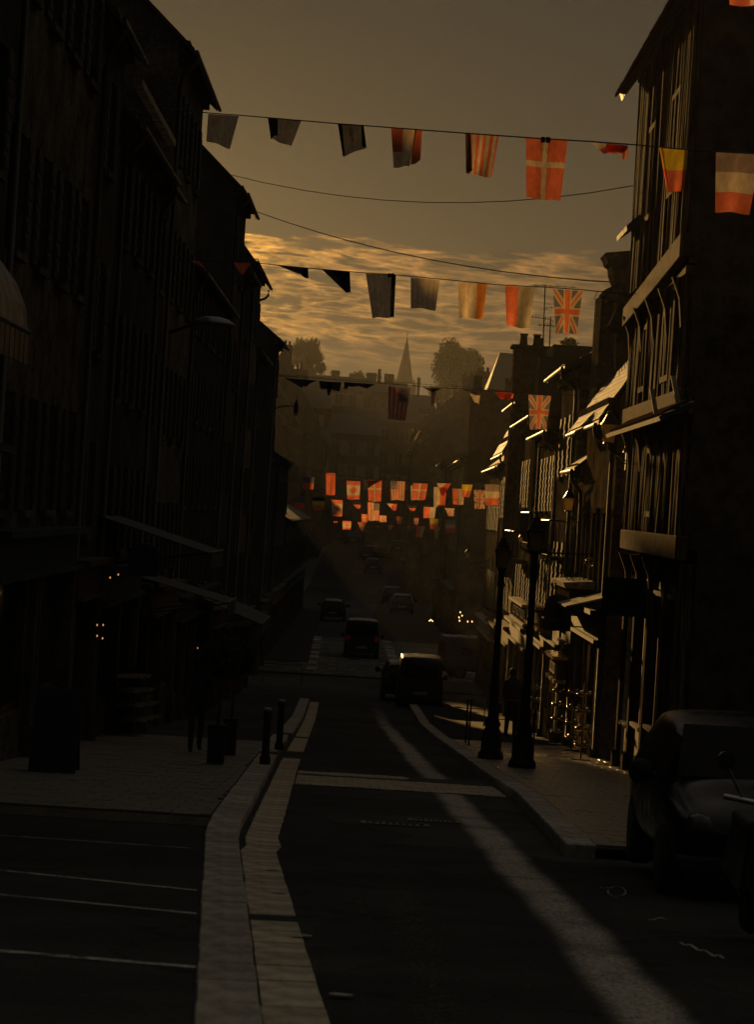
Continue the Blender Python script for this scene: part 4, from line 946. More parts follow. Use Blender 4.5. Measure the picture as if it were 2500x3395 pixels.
# string B
flag('dark flag blown sideways into a thin wedge, leftmost over the clouds', 'dark', 'B', (915, 879), (1021, 890), (1023, 926), (985, 907), [(*Q(925, 882, 985, 888, 985, 906, 975, 900), FULL, 'grey'), (*Q(1003, 889, 1022, 890, 1023, 925, 1003, 912), FULL, 'dark')])
flag('dark flag folded into a triangle, second over the clouds', 'dark', 'B', (1066, 893), (1160, 902), (1163, 973), (1142, 968), [(*Q(1100, 897, 1160, 902, 1162, 972, 1140, 950), FULL, 'dark')])
flag('tall beige flag with faint stripes and a clip, second string', 'greytone', 'B', (1213, 908), (1312, 913), (1305, 1052), (1235, 1056), [(*Q(1298, 912, 1313, 912, 1306, 1052, 1295, 1050), FULL, 'dark')])
flag('small plain beige flag between the beige striped and the grey orange one', 'greytone', 'B', (1362, 921), (1458, 929), (1444, 1030), (1362, 1021))
flag('grey flag with an orange right third, second string', 'ireland', 'B', (1518, 936), (1615, 941), (1602, 1057), (1524, 1055))
flag('flag half dull red and half olive, second string', 'redgrey', 'B', (1675, 949), (1774, 954), (1755, 1090), (1680, 1082))
flag('union flag against the clouds beside the aerials', 'uk', 'B', (1834, 959), (1932, 966), (1912, 1107), (1843, 1105), nu=56, wave=.02)
flag('dark red furled flag over the left house above the lamp', 'red', 'B', (774, 869), (832, 874), (806, 912), (797, 908))
flag('dim red corner of a flag against the left facade', 'red', 'B', (630, 862), (662, 868), (676, 886), (662, 884))
# string C
flag('black furled flag hanging in a shallow wedge, leftmost below the birch', 'dark', 'C', (945, 1254), (1052, 1262), (1020, 1276), (1000, 1286), [(*Q(1010, 1259, 1052, 1262, 1030, 1272, 1010, 1284), FULL, 'dark')])
flag('short dark flag with a hanging middle tongue, third string', 'dark', 'C', (1057, 1263), (1132, 1268), (1126, 1297), (1062, 1288), [(*Q(1082, 1266, 1105, 1268, 1094, 1311, 1085, 1311), FULL, 'dark')])
flag('dark flag furled flat along the third string', 'dark', 'C', (1141, 1267), (1245, 1274), (1218, 1286), (1160, 1280), [(*Q(1141, 1267, 1163, 1270, 1150, 1290, 1141, 1292), FULL, 'dark')])
flag('stars and stripes flag hanging dim below the church spire', 'us', 'C', (1288, 1281), (1361, 1288), (1343, 1395), (1287, 1390), nu=54, wave=.02)
flag('thin dark furled flag right of the spire', 'dark', 'C', (1400, 1284), (1468, 1289), (1440, 1298), (1432, 1300), [(*Q(1430, 1287, 1447, 1289, 1440, 1342, 1429, 1344), FULL, 'dark')])
flag('folded dark flag with one pale corner, third string', 'dark', 'C', (1535, 1290), (1593, 1295), (1588, 1312), (1560, 1306), [(*Q(1553, 1296, 1592, 1312, 1588, 1341, 1572, 1332), FULL, 'white')])
flag('furled red flag before the mansard roof, third string', 'red', 'C', (1641, 1299), (1704, 1306), (1700, 1322), (1660, 1322), [(*Q(1640, 1299, 1700, 1304, 1690, 1325, 1660, 1322), FULL, 'red')])
flag('bright union flag above the slate roofs, rightmost of the third string', 'uk', 'C', (1752, 1309), (1828, 1313), (1811, 1425), (1757, 1423), nu=56, wave=.015)
def f3(x0, y0, x1, y1): return 1000+x0*.4237, 1500+y0*.4237, 1000+x1*.4237, 1500+y1*.4237
def small(label, kind, st, x0, y0, x1, y1, sk=0.0, layers=(), tip=0.0):
    a, b, c, d = f3(x0, y0, x1, y1); w_ = c-a
    flag(label, kind, st, (a, b), (c, b+w_*.05), (c-w_*(.06+tip)+sk, d), (a+w_*(.05+tip)+sk, d-w_*.02), layers, nu=26, wave=.02)
small('maple leaf flag at the left of the sunlit row', 'canada', 'D', 352, 222, 460, 370)
small('red flag with pale cross and a shaded upper corner, sunlit row', 'denmark', 'D', 518, 215, 628, 385, layers=[(*Q(1205, 1592, 1265, 1593, 1240, 1606, 1210, 1625), FULL, 'dark')])
small('stars and stripes flag in the middle of the sunlit row', 'us_left', 'D', 693, 222, 812, 375)
small('skewed red flag with pale cross right of the stars and stripes', 'denmark', 'D', 872, 240, 988, 372, sk=-6)
small('red and white flag hanging behind the skewed cross flag', 'whitered', 'E', 852, 258, 950, 375)
small('white and red flag half furled, sunlit row', 'whitered', 'D', 1035, 270, 1135, 430, sk=-3, layers=[(*Q(1448, 1602, 1496, 1603, 1470, 1645, 1462, 1640), FULL, 'redwhite_top')])
small('red and white upright banded flag in the sunlit row', 'redwhite', 'E', 1180, 282, 1272, 410)
small('yellow and red flag folded to a point in the sunlit row', 'belgium', 'D', 1255, 250, 1340, 350, sk=-5, tip=.12)
small('small union flag near the right end of the sunlit row', 'uk', 'E', 1348, 292, 1440, 443)
small('flag of mauve, cream and red bands at the right end of the sunlit row', 'france_h', 'D', 1435, 247, 1548, 415)
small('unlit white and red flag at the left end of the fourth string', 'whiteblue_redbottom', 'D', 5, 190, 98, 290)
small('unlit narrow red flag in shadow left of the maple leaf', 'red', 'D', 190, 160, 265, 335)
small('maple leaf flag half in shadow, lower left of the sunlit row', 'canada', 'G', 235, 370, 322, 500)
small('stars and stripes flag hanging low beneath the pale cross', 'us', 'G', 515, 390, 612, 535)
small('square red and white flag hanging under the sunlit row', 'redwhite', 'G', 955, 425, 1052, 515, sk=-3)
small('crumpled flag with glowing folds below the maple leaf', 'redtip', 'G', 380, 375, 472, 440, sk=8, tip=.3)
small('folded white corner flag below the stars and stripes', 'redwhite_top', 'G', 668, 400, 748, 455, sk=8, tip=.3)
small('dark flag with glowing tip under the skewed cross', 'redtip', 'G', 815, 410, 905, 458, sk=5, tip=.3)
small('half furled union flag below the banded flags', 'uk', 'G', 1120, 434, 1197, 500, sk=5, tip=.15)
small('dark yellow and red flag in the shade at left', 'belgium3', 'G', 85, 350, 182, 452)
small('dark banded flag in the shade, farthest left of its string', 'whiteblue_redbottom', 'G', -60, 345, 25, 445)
small('glowing maple leaf flag low at left of the farthest strings', 'canada', 'I', 320, 535, 390, 603, sk=-1)
small('cross flag pulled to a point above the cars', 'denmark', 'I', 436, 545, 503, 617, sk=3, tip=.3)
small('narrow cross flag behind the low stars and stripes', 'denmark', 'H', 468, 482, 516, 545)
small('small striped flag right of the low stars and stripes', 'stripes', 'H', 602, 492, 664, 545, sk=2)
small('tiny pinched cross flag in the middle of the lowest cluster', 'denmark', 'H', 740, 500, 792, 560, tip=.14)
small('small folded maple leaf flag in the lowest cluster', 'canada', 'H', 876, 510, 917, 568, tip=.1)
small('yellow over red flag at right of the lowest cluster', 'belgium', 'H', 1003, 518, 1072, 603, sk=-1)
small('union flag twisted to a point beneath the yellow red one', 'uk', 'I', 1030, 583, 1086, 678, sk=-2, tip=.3)
small('red and white flag tapering down in the lowest cluster', 'redwhite', 'I', 900, 575, 966, 665, sk=-6, tip=.08)
small('banded mauve cream and red flag rightmost of the lowest cluster', 'france_h', 'H', 1123, 527, 1206, 628)
small('scrap of cross flag above the dark car roof', 'denmark', 'I', 675, 565, 732, 607, sk=-6, tip=.25)
small('tiny glowing scrap of a red flag, lowest cluster left', 'redtip', 'I', 250, 533, 284, 549)
small('tiny striped furled flag below the low stars and stripes', 'redtip', 'I', 572, 560, 625, 588, tip=.3)
small('tiny red flag end near the narrow chimney wall', 'red', 'I', 830, 570, 852, 606)
# flag cut by the top right corner, on a string above the frame
yA = 30.0
YF['T'] = cable('flag_string', [(2350, -215), (2600, -205)], 31, 30, 2350, 2600, .01, 'string above the top right corner holding one cropped flag', 'string', 'flag strings across the street')
flag('orange flag whose hem hangs into the top right corner', 'redwhite', 'T', (2420, -212), (2560, -206), (2550, 22), (2419, 20), wave=.02)
flag('red flag against the left frame edge low on the dark facade', 'redwhite_top', 'A', (-30, 1505), (18, 1508), (16, 1582), (-30, 1578))
# clips and loose tie
for i, (px, py, st) in enumerate(((1800, 462, 'A'), (1817, 463, 'A'), (1291, 912, 'B'), (1302, 912, 'B'))):
    p = P(px, py, YF[st](px)-.03); r = thing('clip', p, ['left black clip on the large cross flag', 'right black clip on the large cross flag', 'left black clip on the tall beige flag', 'right black clip on the tall beige flag'][i], 'clip', 'black spring clips holding flags')
    MB().box(p.x-.03, p.x+.03, p.y-.02, p.y+.02, p.z-.05, p.z+.03).build('jaw', iron, r, bevel=.008)
    MB().tube([(p.x-.015, p.y, p.z-.05), (p.x-.02, p.y, p.z-.15), (p.x, p.y, p.z-.2), (p.x+.02, p.y, p.z-.14), (p.x+.012, p.y, p.z-.05)], .003, 4).build('wire', iron, r)
pt = [P(1974+4*math.sin(k*1.3), 966+k*6, 47.3) for k in range(8)]
tag(MB().tube(pt, .006, 4).tube([p+Vector((.03, 0, 0)) for p in pt[:6]], .005, 4).build('loose_tie', rope_m), 'loose knotted tie dangling at the right of the second string', 'tie')

# ------------------------------------------------------------------ street furniture
def lantern(label, px, py, Y, wpx, kind='post', side=1, group='street lanterns', lit=False):
    """lantern whose glass top centre sits at px,py; wpx = glass top width px"""
    w_ = wpx/F*Y; c = P(px, py, Y); h = w_*1.15
    base = Vector((c.x, Y, g(Y)+.13)) if kind == 'post' else Vector((c.x, Y, c.z))
    r = thing('street_lamp', base, label, 'street lamp', group)
    gl = MB(); gl.lathe([(w_*.40, -h), (w_*.62, 0)], (c.x, Y, c.z), 4, sq=True); gl.build('lamp_glass', lantern_glass, r)
    fr = MB()
    for a in range(4):
        t_ = (a+.5)*math.pi/2; fr.tube([(c.x+w_*.42*math.cos(t_), Y+w_*.42*math.sin(t_), c.z-h), (c.x+w_*.65*math.cos(t_), Y+w_*.65*math.sin(t_), c.z)], w_*.03, 4)
    fr.lathe([(w_*.46, -h-.03*w_), (w_*.44, -h+.02)], (c.x, Y, c.z), 4, sq=True); fr.build('lamp_frame', iron, r)
    hd2 = MB(); hd2.lathe([(w_*.76, 0), (w_*.74, w_*.08), (w_*.62, w_*.14), (w_*.30, w_*.62), (w_*.16, w_*.66)], (c.x, Y, c.z), 4, sq=True); hd2.build('lamp_hood', iron, r)
    fi = MB(); fi.lathe([(w_*.16, w_*.66), (w_*.22, w_*.74), (w_*.16, w_*.82), (w_*.05, w_*.86), (w_*.07, w_*.96), (.005, w_*1.08)], (c.x, Y, c.z), 8); fi.build('finial', iron, r, smooth=True)
    if kind == 'post':
        zb = g(Y)+.1; zt_ = c.z-h
        MB().lathe([(.24, 0), (.24, .12), (.19, .2), (.19, .5), (.13, .62), (.16, .68), (.10, .8), (.075, 1.3), (.095, 1.34), (.07, 1.42), (.055, zt_-zb-.35), (.08, zt_-zb-.3), (.05, zt_-zb-.2), (.07, zt_-zb-.05), (w_*.3, zt_-zb)], (c.x, Y, zb), 14).build('post', iron, r, smooth=True)
    else:
        wx = kind; zz = c.z-h-.08; sgn = 1 if wx > c.x else -1
        MB().tube([(c.x, Y, c.z-h), (c.x, Y, zz), (c.x+sgn*.12, Y, zz-.12), (c.x+sgn*.3, Y, zz-.1), (wx, Y, zz+.12)], .02, 6).tube([(c.x+sgn*.15, Y, zz-.12), ((c.x+wx)/2, Y, zz-.25), (wx, Y, zz-.3)], .014, 6).build('bracket', iron, r, smooth=True)
        MB().box(wx-.03, wx+.03, Y-.05, Y+.05, zz-.42, zz+.25).build('wall_plate', iron, r)
    return r
lantern('black post lantern nearest on the right pavement, taller of the pair', 1778, 1762, 45.7, 58, 'post')
lantern('second black post lantern left of the taller one on the right pavement', 1668, 1825, 49.5, 52, 'post')
lantern('wall lantern with glowing pane beside the gold slate roof', 2022, 1408, 52, 54, 4.8)
lantern('wall lantern with amber pane and bright hood ridge, mid right facade', 1887, 1652, 63, 37, 4.85)
lantern('slim amber pane lantern half hidden by the tall post lantern', 1727, 1782, 72, 15, 4.85)
lantern('tiny amber wall lantern on a curved arm before the far houses', 1551, 1832, 110, 18, 4.85)
# wall arm luminaire, left
p = P(705, 1075, 60); r = thing('wall_luminaire', p, 'large flat oval street light reaching out from the left facade', 'street lamp')
MB().lathe([(.02, .17), (.18, .16), (.34, .12), (.46, .05), (.52, 0), (.50, -.03), (.1, -.05)], p, 20).build('shade', mat('lamp_blue_grey', (.10, .11, .14), .35), r, smooth=True)
MB().tube([(p.x-.3, p.y, p.z+.02), (-4.9, p.y, p.z-.25)], .035, 8).build('arm', iron, r)
# bracket aerial thing left: hanging bracket with rod seen at 985,1310..
r = thing('flag_bracket', P(905, 1345, 118), 'thin curved bracket with an upright rod sticking out from the left row', 'bracket')
MB().tube([P(900, 1368, 118), P(920, 1352, 118), P(945, 1346, 118), P(978, 1348, 118)], .03, 6).build('arm', iron, r)
MB().tube([P(970, 1412, 118), P(982, 1360, 118)], .018, 6).tube([P(982, 1360, 118), P(987, 1308, 118)], .02, 6).build('rod', iron, r)
b = P(981, 1352, 118); MB().lathe([(.05, -.35), (.11, -.2), (.11, .1), (.04, .3)], b, 8).build('clamp', iron, r)
# swan neck pipe beside the left eaves
r = thing('swan_neck_pipe', P(888, 975, 111), 'curved rainwater pipe bending back to the left wall under the eaves', 'pipe')
MB().tube([P(*q, 104) for q in ((891, 962), (890, 980), (880, 990), (862, 996), (852, 1006), (848, 1025), (846, 1080))], .05, 8).build('pipe', zinc, r, smooth=True)
MB().tube([P(*q, 104) for q in ((846, 1076), (843, 1140))], .055, 8).build('pipe_foot', zinc, r, smooth=True)
# little balcony railing at 835,870
r = thing('roof_railing', P(835, 875, 100), 'small scrolled iron railing on the left eaves beside the second flag string', 'railing')
MB().box(P(800, 876, 100).x, P(858, 878, 100).x, 99.7, 100.2, P(850, 886, 100).z, P(850, 874, 100).z).build('slab', limestone, r)
rl = MB(); rl.tube([P(822, 858, 100), P(855, 860, 100)], .015, 5).tube([P(855, 858, 100), P(857, 875, 100)], .015, 5).tube([P(822, 858, 100), P(822, 875, 100)], .015, 5)
for q in (832, 846): rl.tube([P(q+7*math.cos(a), 875-13*math.sin(a), 100) for a in (0, .5, 1, 1.57, 2.1, 2.6, 3.14)], .012, 5)
rl.build('rail', iron, r)
# aerials
def aerial(label, base, top, Y, bars):
    r = thing('tv_aerial', P(*base, Y), label, 'aerial', 'television aerials on the roofs'); MB().tube([P(*base, Y), P(*top, Y)], .022, 5).build('mast', iron, r)
    for (xa, ya, xb, yb, n) in bars:
        b_ = MB(); b_.tube([P(xa, ya, Y), P(xb, yb, Y)], .010, 4)
        for k in range(n):
            t_ = (k+.5)/n; q = P(xa+(xb-xa)*t_, ya+(yb-ya)*t_, Y); b_.tube([q+Vector((0, -.25, .0)), q+Vector((0, .25, 0))], .006, 4); b_.tube([q+Vector((0, 0, -.07)), q+Vector((0, 0, .07))], .006, 4)
        b_.build('antenna_boom', iron, r)
aerial('tall television aerial right of the twin pots', (1800, 1165), (1808, 946), 92, [(1765, 946, 1910, 954, 6), (1805, 1022, 1836, 1020, 2), (1762, 1051, 1812, 1059, 5), (1782, 1079, 1832, 1079, 3)])
aerial('shorter television aerial between the tall one and the parapet', (1820, 1200), (1826, 1052), 90, [(1806, 1056, 1838, 1066, 4), (1800, 1079, 1840, 1083, 4)])
aerial('faint aerial on the hazy ridge left of the spire', (1094, 1250), (1096, 1232), 345, [(1090, 1236, 1104, 1238, 2)])
aerial('faint aerial beside the stacks left of the spire', (1278, 1262), (1280, 1236), 345, [(1265, 1240, 1292, 1244, 3)])
aerial('faint aerial just left of the spire', (1303, 1265), (1306, 1244), 345, [(1296, 1248, 1318, 1252, 3)])
aerial('thin lightning rod left of the heavy chimney cap', (1990, 1118), (1993, 1070), 64, [])

# bollards and planters, left pavement
def bollard(label, px, py, top_py):
    x, Y = onground(px, py, .12); h = (top_py-py)/F*Y*-1; z = g(Y)+.12; r = thing('bollard', (x, Y, z), label, 'bollard', 'slim iron bollards along the left kerb')
    MB().lathe([(.085, 0), (.085, .1), (.06, .14), (.055, h-.12), (.075, h-.1), (.07, h-.04)], (x, Y, z), 12).build('post', iron, r, smooth=True)
    MB().lathe([(.065, h-.04), (.06, h-.01), (.03, h)], (x, Y, z), 12).build('cap', roadpaint, r)
bollard('nearer slim bollard with a pale cap at the corner of the left kerb', 878, 2532, 2345)
bollard('farther slim bollard with a pale cap behind the kerb corner', 925, 2484, 2318)
def planter(label, px, py, wpx, hpx, post=True):
    x, Y = onground(px, py, .12); w_ = wpx/F*Y; h = hpx/F*Y; z = g(Y)+.12; r = thing('planter', (x, Y, z), label, 'planter', 'square dark planters on the left pavement')
    MB().lathe([(w_*.66, 0), (w_*.72, h)], (x, Y+w_/2, z), 4, sq=True).build('tub', paint_dark, r)
    MB().lathe([(w_*.76, h+.002), (w_*.76, h+.05)], (x, Y+w_/2, z), 4, sq=True).build('rim', paint_dark, r)
    rnd = random.Random(px); tr_ = MB(); tr_.tube([(x, Y+w_/2, z+h), (x+.05, Y+w_/2, z+h+.9)], .03, 6, .02); tr_.build('stem', bark, r)
    bl = MB()
    for i in range(900):
        d = Vector((rnd.gauss(0, 1), rnd.gauss(0, 1), rnd.gauss(0, 1))).normalized()*.33*rnd.random()**.5; p_ = Vector((x, Y+w_/2, z+h+1.05))+d; u = Vector((rnd.gauss(0, 1), rnd.gauss(0, 1), rnd.gauss(0, 1))).normalized()*.04; v = u.orthogonal()*.6
        bl.add([p_-u, p_-v, p_+u, p_+v], [(0, 1, 2, 3)])
    bl.build('foliage', leafm, r)
planter('nearer square planter with a clipped shrub on the left pavement', 712, 2532, 58, 118)
planter('farther square planter with a clipped shrub beside the nearer one', 758, 2502, 44, 110)

# people
def person(label, px, py, hpx, facing=0, coat=fabric_dark, stride=.2):
    x, Y = onground(px, py, .12); H = hpx/F*Y; z = g(Y)+.12; k = H/1.75
    r = thing('person', (x, Y, z), label, 'person')
    J = dict(p=(0, 0, .95), c=(0, .02, 1.2), n=(0, .02, 1.45), h=(0, -.0, 1.52), h2=(0, -.01, 1.66), sl=(-.18, .02, 1.42), sr=(.18, .02, 1.42), el=(-.25, .06, 1.13), er=(.25, .0, 1.13), wl=(-.24, -.06, .90), wr=(.26, -.10, .92), hl=(-.23, -.1, .80), hr=(.25, -.15, .83),
             jl=(-.09, 0, .9), jr=(.09, 0, .9), kl=(-.1, -stride*.6, .5), kr=(.1, stride*.3, .5), al=(-.1, -stride*.5, .09), ar=(.1, stride, .12), tl=(-.11, -stride*.5-.16, .035), tr=(.11, stride-.14, .04))
    rad = dict(p=.16, c=.15, n=.075, h=.07, h2=.095, sl=.075, sr=.075, el=.055, er=.055, wl=.035, wr=.035, hl=.03, hr=.03, jl=.11, jr=.11, kl=.075, kr=.075, al=.055, ar=.055, tl=.04, tr=.04)
    E_ = [('p', 'c'), ('c', 'n'), ('n', 'h'), ('h', 'h2'), ('n', 'sl'), ('n', 'sr'), ('sl', 'el'), ('sr', 'er'), ('el', 'wl'), ('er', 'wr'), ('wl', 'hl'), ('wr', 'hr'), ('p', 'jl'), ('p', 'jr'), ('jl', 'kl'), ('jr', 'kr'), ('kl', 'al'), ('kr', 'ar'), ('al', 'tl'), ('ar', 'tr')]
    ks = list(J); me = bpy.data.meshes.new('body'); cs, sn = math.cos(facing), math.sin(facing)
    me.from_pydata([((J[q][0]*cs-J[q][1]*sn)*k, (J[q][0]*sn+J[q][1]*cs)*k, J[q][2]*k) for q in ks], [(ks.index(a), ks.index(b)) for a, b in E_], [])
    o = bpy.data.objects.new('body', me); C.objects.link(o); o.parent = r; me.materials.append(coat)
    sk = o.modifiers.new('skin', 'SKIN'); me.skin_vertices[0].data[0].use_root = True
    for i, q in enumerate(ks): me.skin_vertices[0].data[i].radius = (rad[q]*k, rad[q]*k*.85)
    sb = o.modifiers.new('sub', 'SUBSURF'); sb.levels = 2; sb.render_levels = 2
    hp = Vector((x, Y, z+1.63*k)); MB().lathe([(.02, .14), (.07, .125), (.1, .07), (.105, 0), (.09, -.06), (.06, -.09)], hp+Vector((0, .01, 0)), 12).build('hair', mat('hair', (.03, .02, .015), .7), r, smooth=True)
    return r
person('person in dark clothes walking on the left pavement beside the planters', 645, 2492, 312, facing=.2)
person('person standing behind the post lanterns with rim lit hair', 1690, 2450, 235, facing=2.5, stride=.05)

# ------------------------------------------------------------------ cars
def car(label, x, Y, paint, head=0.0, kind='hatch', scale=1.0, group='cars parked or driving in the street', lit=False, front=False):
    """x, Y = centre of the rear/near end; car extends away from the camera"""
    z = g(Y+1.5)+.0; r = thing('van' if kind == 'van' else 'car', (x, Y, z), label, 'van' if kind == 'van' else 'car', group)
    if kind == 'van':   st = [(0, .80, .42, .98, 1.86, .70), (.04, .86, .36, 1.02, 1.93, .76), (.25, .88, .33, 1.02, 1.95, .79), (2.6, .88, .30, 1.02, 1.96, .80), (3.0, .88, .30, 1.04, 1.90, .78), (3.6, .87, .30, 1.08, 1.35, .72), (3.95, .85, .30, 1.04, 1.12, .74), (4.3, .80, .34, .9, .95, .72), (4.42, .70, .40, .8, .84, .62)]
    else:               st = [(0, .70, .42, .86, .92, .60), (.06, .80, .34, .93, 1.02, .66), (.22, .84, .30, .95, 1.36, .62), (.5, .86, .28, .95, 1.47, .62), (1.3, .87, .26, .94, 1.52, .64), (2.1, .87, .26, .93, 1.46, .63), (2.9, .87, .27, .93, 1.02, .66), (3.3, .86, .28, .90, .96, .70), (3.75, .82, .30, .80, .86, .66), (3.98, .72, .38, .66, .70, .56)]
    if front: st = [(st[-1][0]-a[0],)+a[1:] for a in reversed(st)]
    b = MB(); vs = []; n = 14
    for (yy_, hw, zl, zb, zt_, rw) in st:
        ring = [(hw*.86, zl), (hw*.98, zl+.12), (hw, (zl+zb)/2), (hw*.985, zb-.04), (hw*.95, zb+.02), ((hw*.95+rw)/2, (zb+zt_)/2), (rw, zt_-.06), (rw*.85, zt_-.01)]
        ring += [(0, zt_+.01)] ; full = ring+[(-a, c) for a, c in reversed(ring[:-1])]; vs += [(x+a*scale, Y+yy_*scale, z+c*scale) for a, c in full]
    m_ = 17; k = len(st)
    fs = [(i*m_+a, i*m_+(a+1) % m_, (i+1)*m_+(a+1) % m_, (i+1)*m_+a) for i in range(k-1) for a in range(m_)]+[tuple(range(m_-1, -1, -1)), tuple((k-1)*m_+a for a in range(m_))]
    b.add(vs, fs); bo = b.build('body', paint, r, smooth=True)
    sb = bo.modifiers.new('sub', 'SUBSURF'); sb.levels = 1; sb.render_levels = 2
    S_ = lambda a, yy_, c: (x+a*scale, Y+yy_*scale, z+c*scale)
    def side(sg, y0, y1, z0, z1, in_top):   # side glass panel lying on the leaning cabin side
        return [S_(sg*.865, y0, z0), S_(sg*.865, y1, z0), S_(sg*(.865-in_top), y1-.12, z1), S_(sg*(.865-in_top), y0+.1, z1)]
    if kind == 'van':
        for sg in (-1, 1): MB().quad(*side(sg, 2.5, 3.45, 1.1, 1.72, .055)).build('side_window', carglass, r)
        if not front: MB().quad(S_(-.64, -.012, 1.15), S_(.64, -.012, 1.15), S_(.58, .01, 1.72), S_(-.58, .01, 1.72)).build('rear_window', carglass, r)
    else:
        for sg in (-1, 1): MB().quad(*[(p_[0]+sg*.0, p_[1], p_[2]) for p_ in side(sg, .75, 2.35, 1.0, 1.38, .19)]).build('side_window', carglass, r)
        if front: MB().quad(S_(-.70, 1.02, 1.04), S_(.70, 1.02, 1.04), S_(.58, 1.78, 1.44), S_(-.58, 1.78, 1.44)).build('windscreen', carglass, r)
        else: MB().quad(S_(-.62, .10, 1.04), S_(.62, .10, 1.04), S_(.54, .24, 1.36), S_(-.54, .24, 1.36)).build('rear_window', carglass, r)
    yw = (.75, 3.35) if not front else (.7, 3.2)
    for yy_ in yw:
        for sg in (-1, 1):
            tyre = MB().lathe([(.17, -.1), (.30, -.1), (.32, -.06), (.32, .06), (.30, .1), (.17, .1)], S_(sg*.76, yy_, .31), 20, axis='x').build('tyre', rubber, r, smooth=True)
            MB().lathe([(.05, -.115), (.2, -.105), (.2, .105), (.05, .115)], S_(sg*.76, yy_, .31), 14, axis='x').build('rim', zinc, tyre)
    zl = .95 if kind == 'van' else .72
    if front:
        for sg in (-1, 1): MB().lathe([(.02, -.05), (.11, -.03), (.13, .06), (.12, .1)], S_(sg*.60, .08, .68), 14, axis='y').build('headlight', lampglass, r, smooth=True)
        MB().box(*[q for ab in zip(S_(-.35, -.02, .42), S_(.35, .04, .56)) for q in ab]).build('grille', iron, r)
    else:
        for sg in (-1, 1):
            a_, c_ = S_(sg*.70-.09, -.03, zl-.05), S_(sg*.70+.09, .12, zl+.2); MB().box(a_[0], c_[0], a_[1], c_[1], a_[2], c_[2]).build('tail_light', tail_m if lit else car_paints['red'], r, bevel=.02)
    a_, c_ = S_(-.26, -.045, .44 if front else .55), S_(.26, -.01, .55 if front else .66); MB().box(a_[0], c_[0], a_[1], c_[1], a_[2], c_[2]).build('number_plate', paint_white, r)
    a_, c_ = S_(-.8, -.06, .32), S_(.8, .14, .46); MB().box(a_[0], c_[0], a_[1], c_[1], a_[2], c_[2]).build('bumper', paint_dark, r, bevel=.03)
    ym_ = 2.55 if not front else 1.25
    if kind == 'van': ym_ = 3.2
    for sg in (-1, 1): MB().lathe([(.02, -.08), (.09, -.06), (.11, 0), (.09, .05), (.02, .06)], S_(sg*1.0, ym_, 1.04), 10, axis='y').tube([S_(sg*.86, ym_, 1.0), S_(sg*.96, ym_, 1.03)], .03*scale, 5).build('mirror', paint_dark, r, smooth=True)
    if head: r.rotation_euler = (0, 0, head)
    return r
car('rounded dark car parked on the right, facing the camera', 3.30, 21.3, car_paints['navy'], front=True, scale=.95)
car('pale van parked right of the lane with a gilded roof edge', 1.95, 96.5, car_paints['grey'], kind='van', group='vans', scale=.97)
car('dark car parked behind the gilded pale van', 1.45, 101.8, car_paints['dark'], scale=1.05)
car('dark van driving away down the middle of the far lane', -.35, 130.5, car_paints['dark'], kind='van', group='vans', lit=True)
car('small dark car driving away beyond the van', -2.45, 172, car_paints['dark'], scale=.95)
car('dark car with red tail lights climbing the far street', -.05, 262, car_paints['dark'], lit=True)
car('long dark car crossing at the top of the street', -.9, 283, car_paints['grey'], scale=1.15, head=R(-35))
car('dark car parked at the far right kerb, rear to the camera', 2.2, 190, car_paints['silver'])
car('dark car parked behind the silver one at the far right', 1.6, 205, car_paints['dark'])
car('car parked under the far flags right of the lane', 2.6, 300, car_paints['grey'])
car('car parked high in the far street left of centre', -2.6, 310, car_paints['silver'], scale=1.1)
# white van side on with lettering panel, right
v = car('white delivery van standing side on with dark letters, behind the gilded van', 3.3, 121.5, car_paints['white'], kind='van', group='vans', head=R(-80))
fc = bpy.data.curves.new('lettering', 'FONT'); fc.body = 'ZIIM'; fc.size = .42; fc.extrude = .004; fc.materials.append(paint_dark)
ft = bpy.data.objects.new('lettering_curve', fc); lm = bpy.data.meshes.new_from_object(ft); bpy.data.objects.remove(ft)
fo = bpy.data.objects.new('lettering', lm); C.objects.link(fo); fo.parent = v; fo.location = (.90, .7, 1.12); fo.rotation_euler = (R(90), 0, R(90))

# motor scooter at right frame edge
sx, sY = 2.72, 17.6; zz = g(sY)
r = thing('motor_scooter', (sx, sY, zz), 'dark scooter at the right frame edge before the rounded car', 'scooter')
for k, yy_ in enumerate((sY-.55, sY+.65)):
    ty = MB().lathe([(.15, -.05), (.24, -.06), (.27, 0), (.24, .06), (.15, .05)], (sx, yy_, zz+.27), 18, axis='x').build('tyre', rubber, r, smooth=True); MB().lathe([(.03, -.06), (.15, -.04), (.15, .04), (.03, .06)], (sx, yy_, zz+.27), 12, axis='x').build('rim', zinc, ty)
MB().lathe([(.05, -.16), (.16, -.13), (.22, .02), (.20, .25), (.12, .42)], (sx, sY-.5, zz+.5), 12).build('front_shield', car_paints['dark'], r, smooth=True)
MB().hexa([(sx-.17, sY+.1, zz+.3), (sx+.17, sY+.1, zz+.3), (sx+.2, sY+.95, zz+.4), (sx-.2, sY+.95, zz+.4), (sx-.13, sY+.1, zz+.72), (sx+.13, sY+.1, zz+.72), (sx+.12, sY+1.0, zz+.78), (sx-.12, sY+1.0, zz+.78)]).build('body', car_paints['dark'], r, bevel=.05)
MB().box(sx-.15, sx+.15, sY+.08, sY+.85, zz+.74, zz+.83).build('seat', rubber, r, bevel=.03)
MB().tube([(sx-.36, sY-.3, zz+1.02), (sx-.15, sY-.42, zz+1.0), (sx+.15, sY-.42, zz+1.0), (sx+.36, sY-.3, zz+1.02)], .018, 8).build('handlebar', chrome, r, smooth=True)
MB().lathe([(.02, -.08), (.09, -.05), (.1, .06)], (sx, sY-.58, zz+.88), 14, axis='y').build('headlight', lampglass, r, smooth=True)
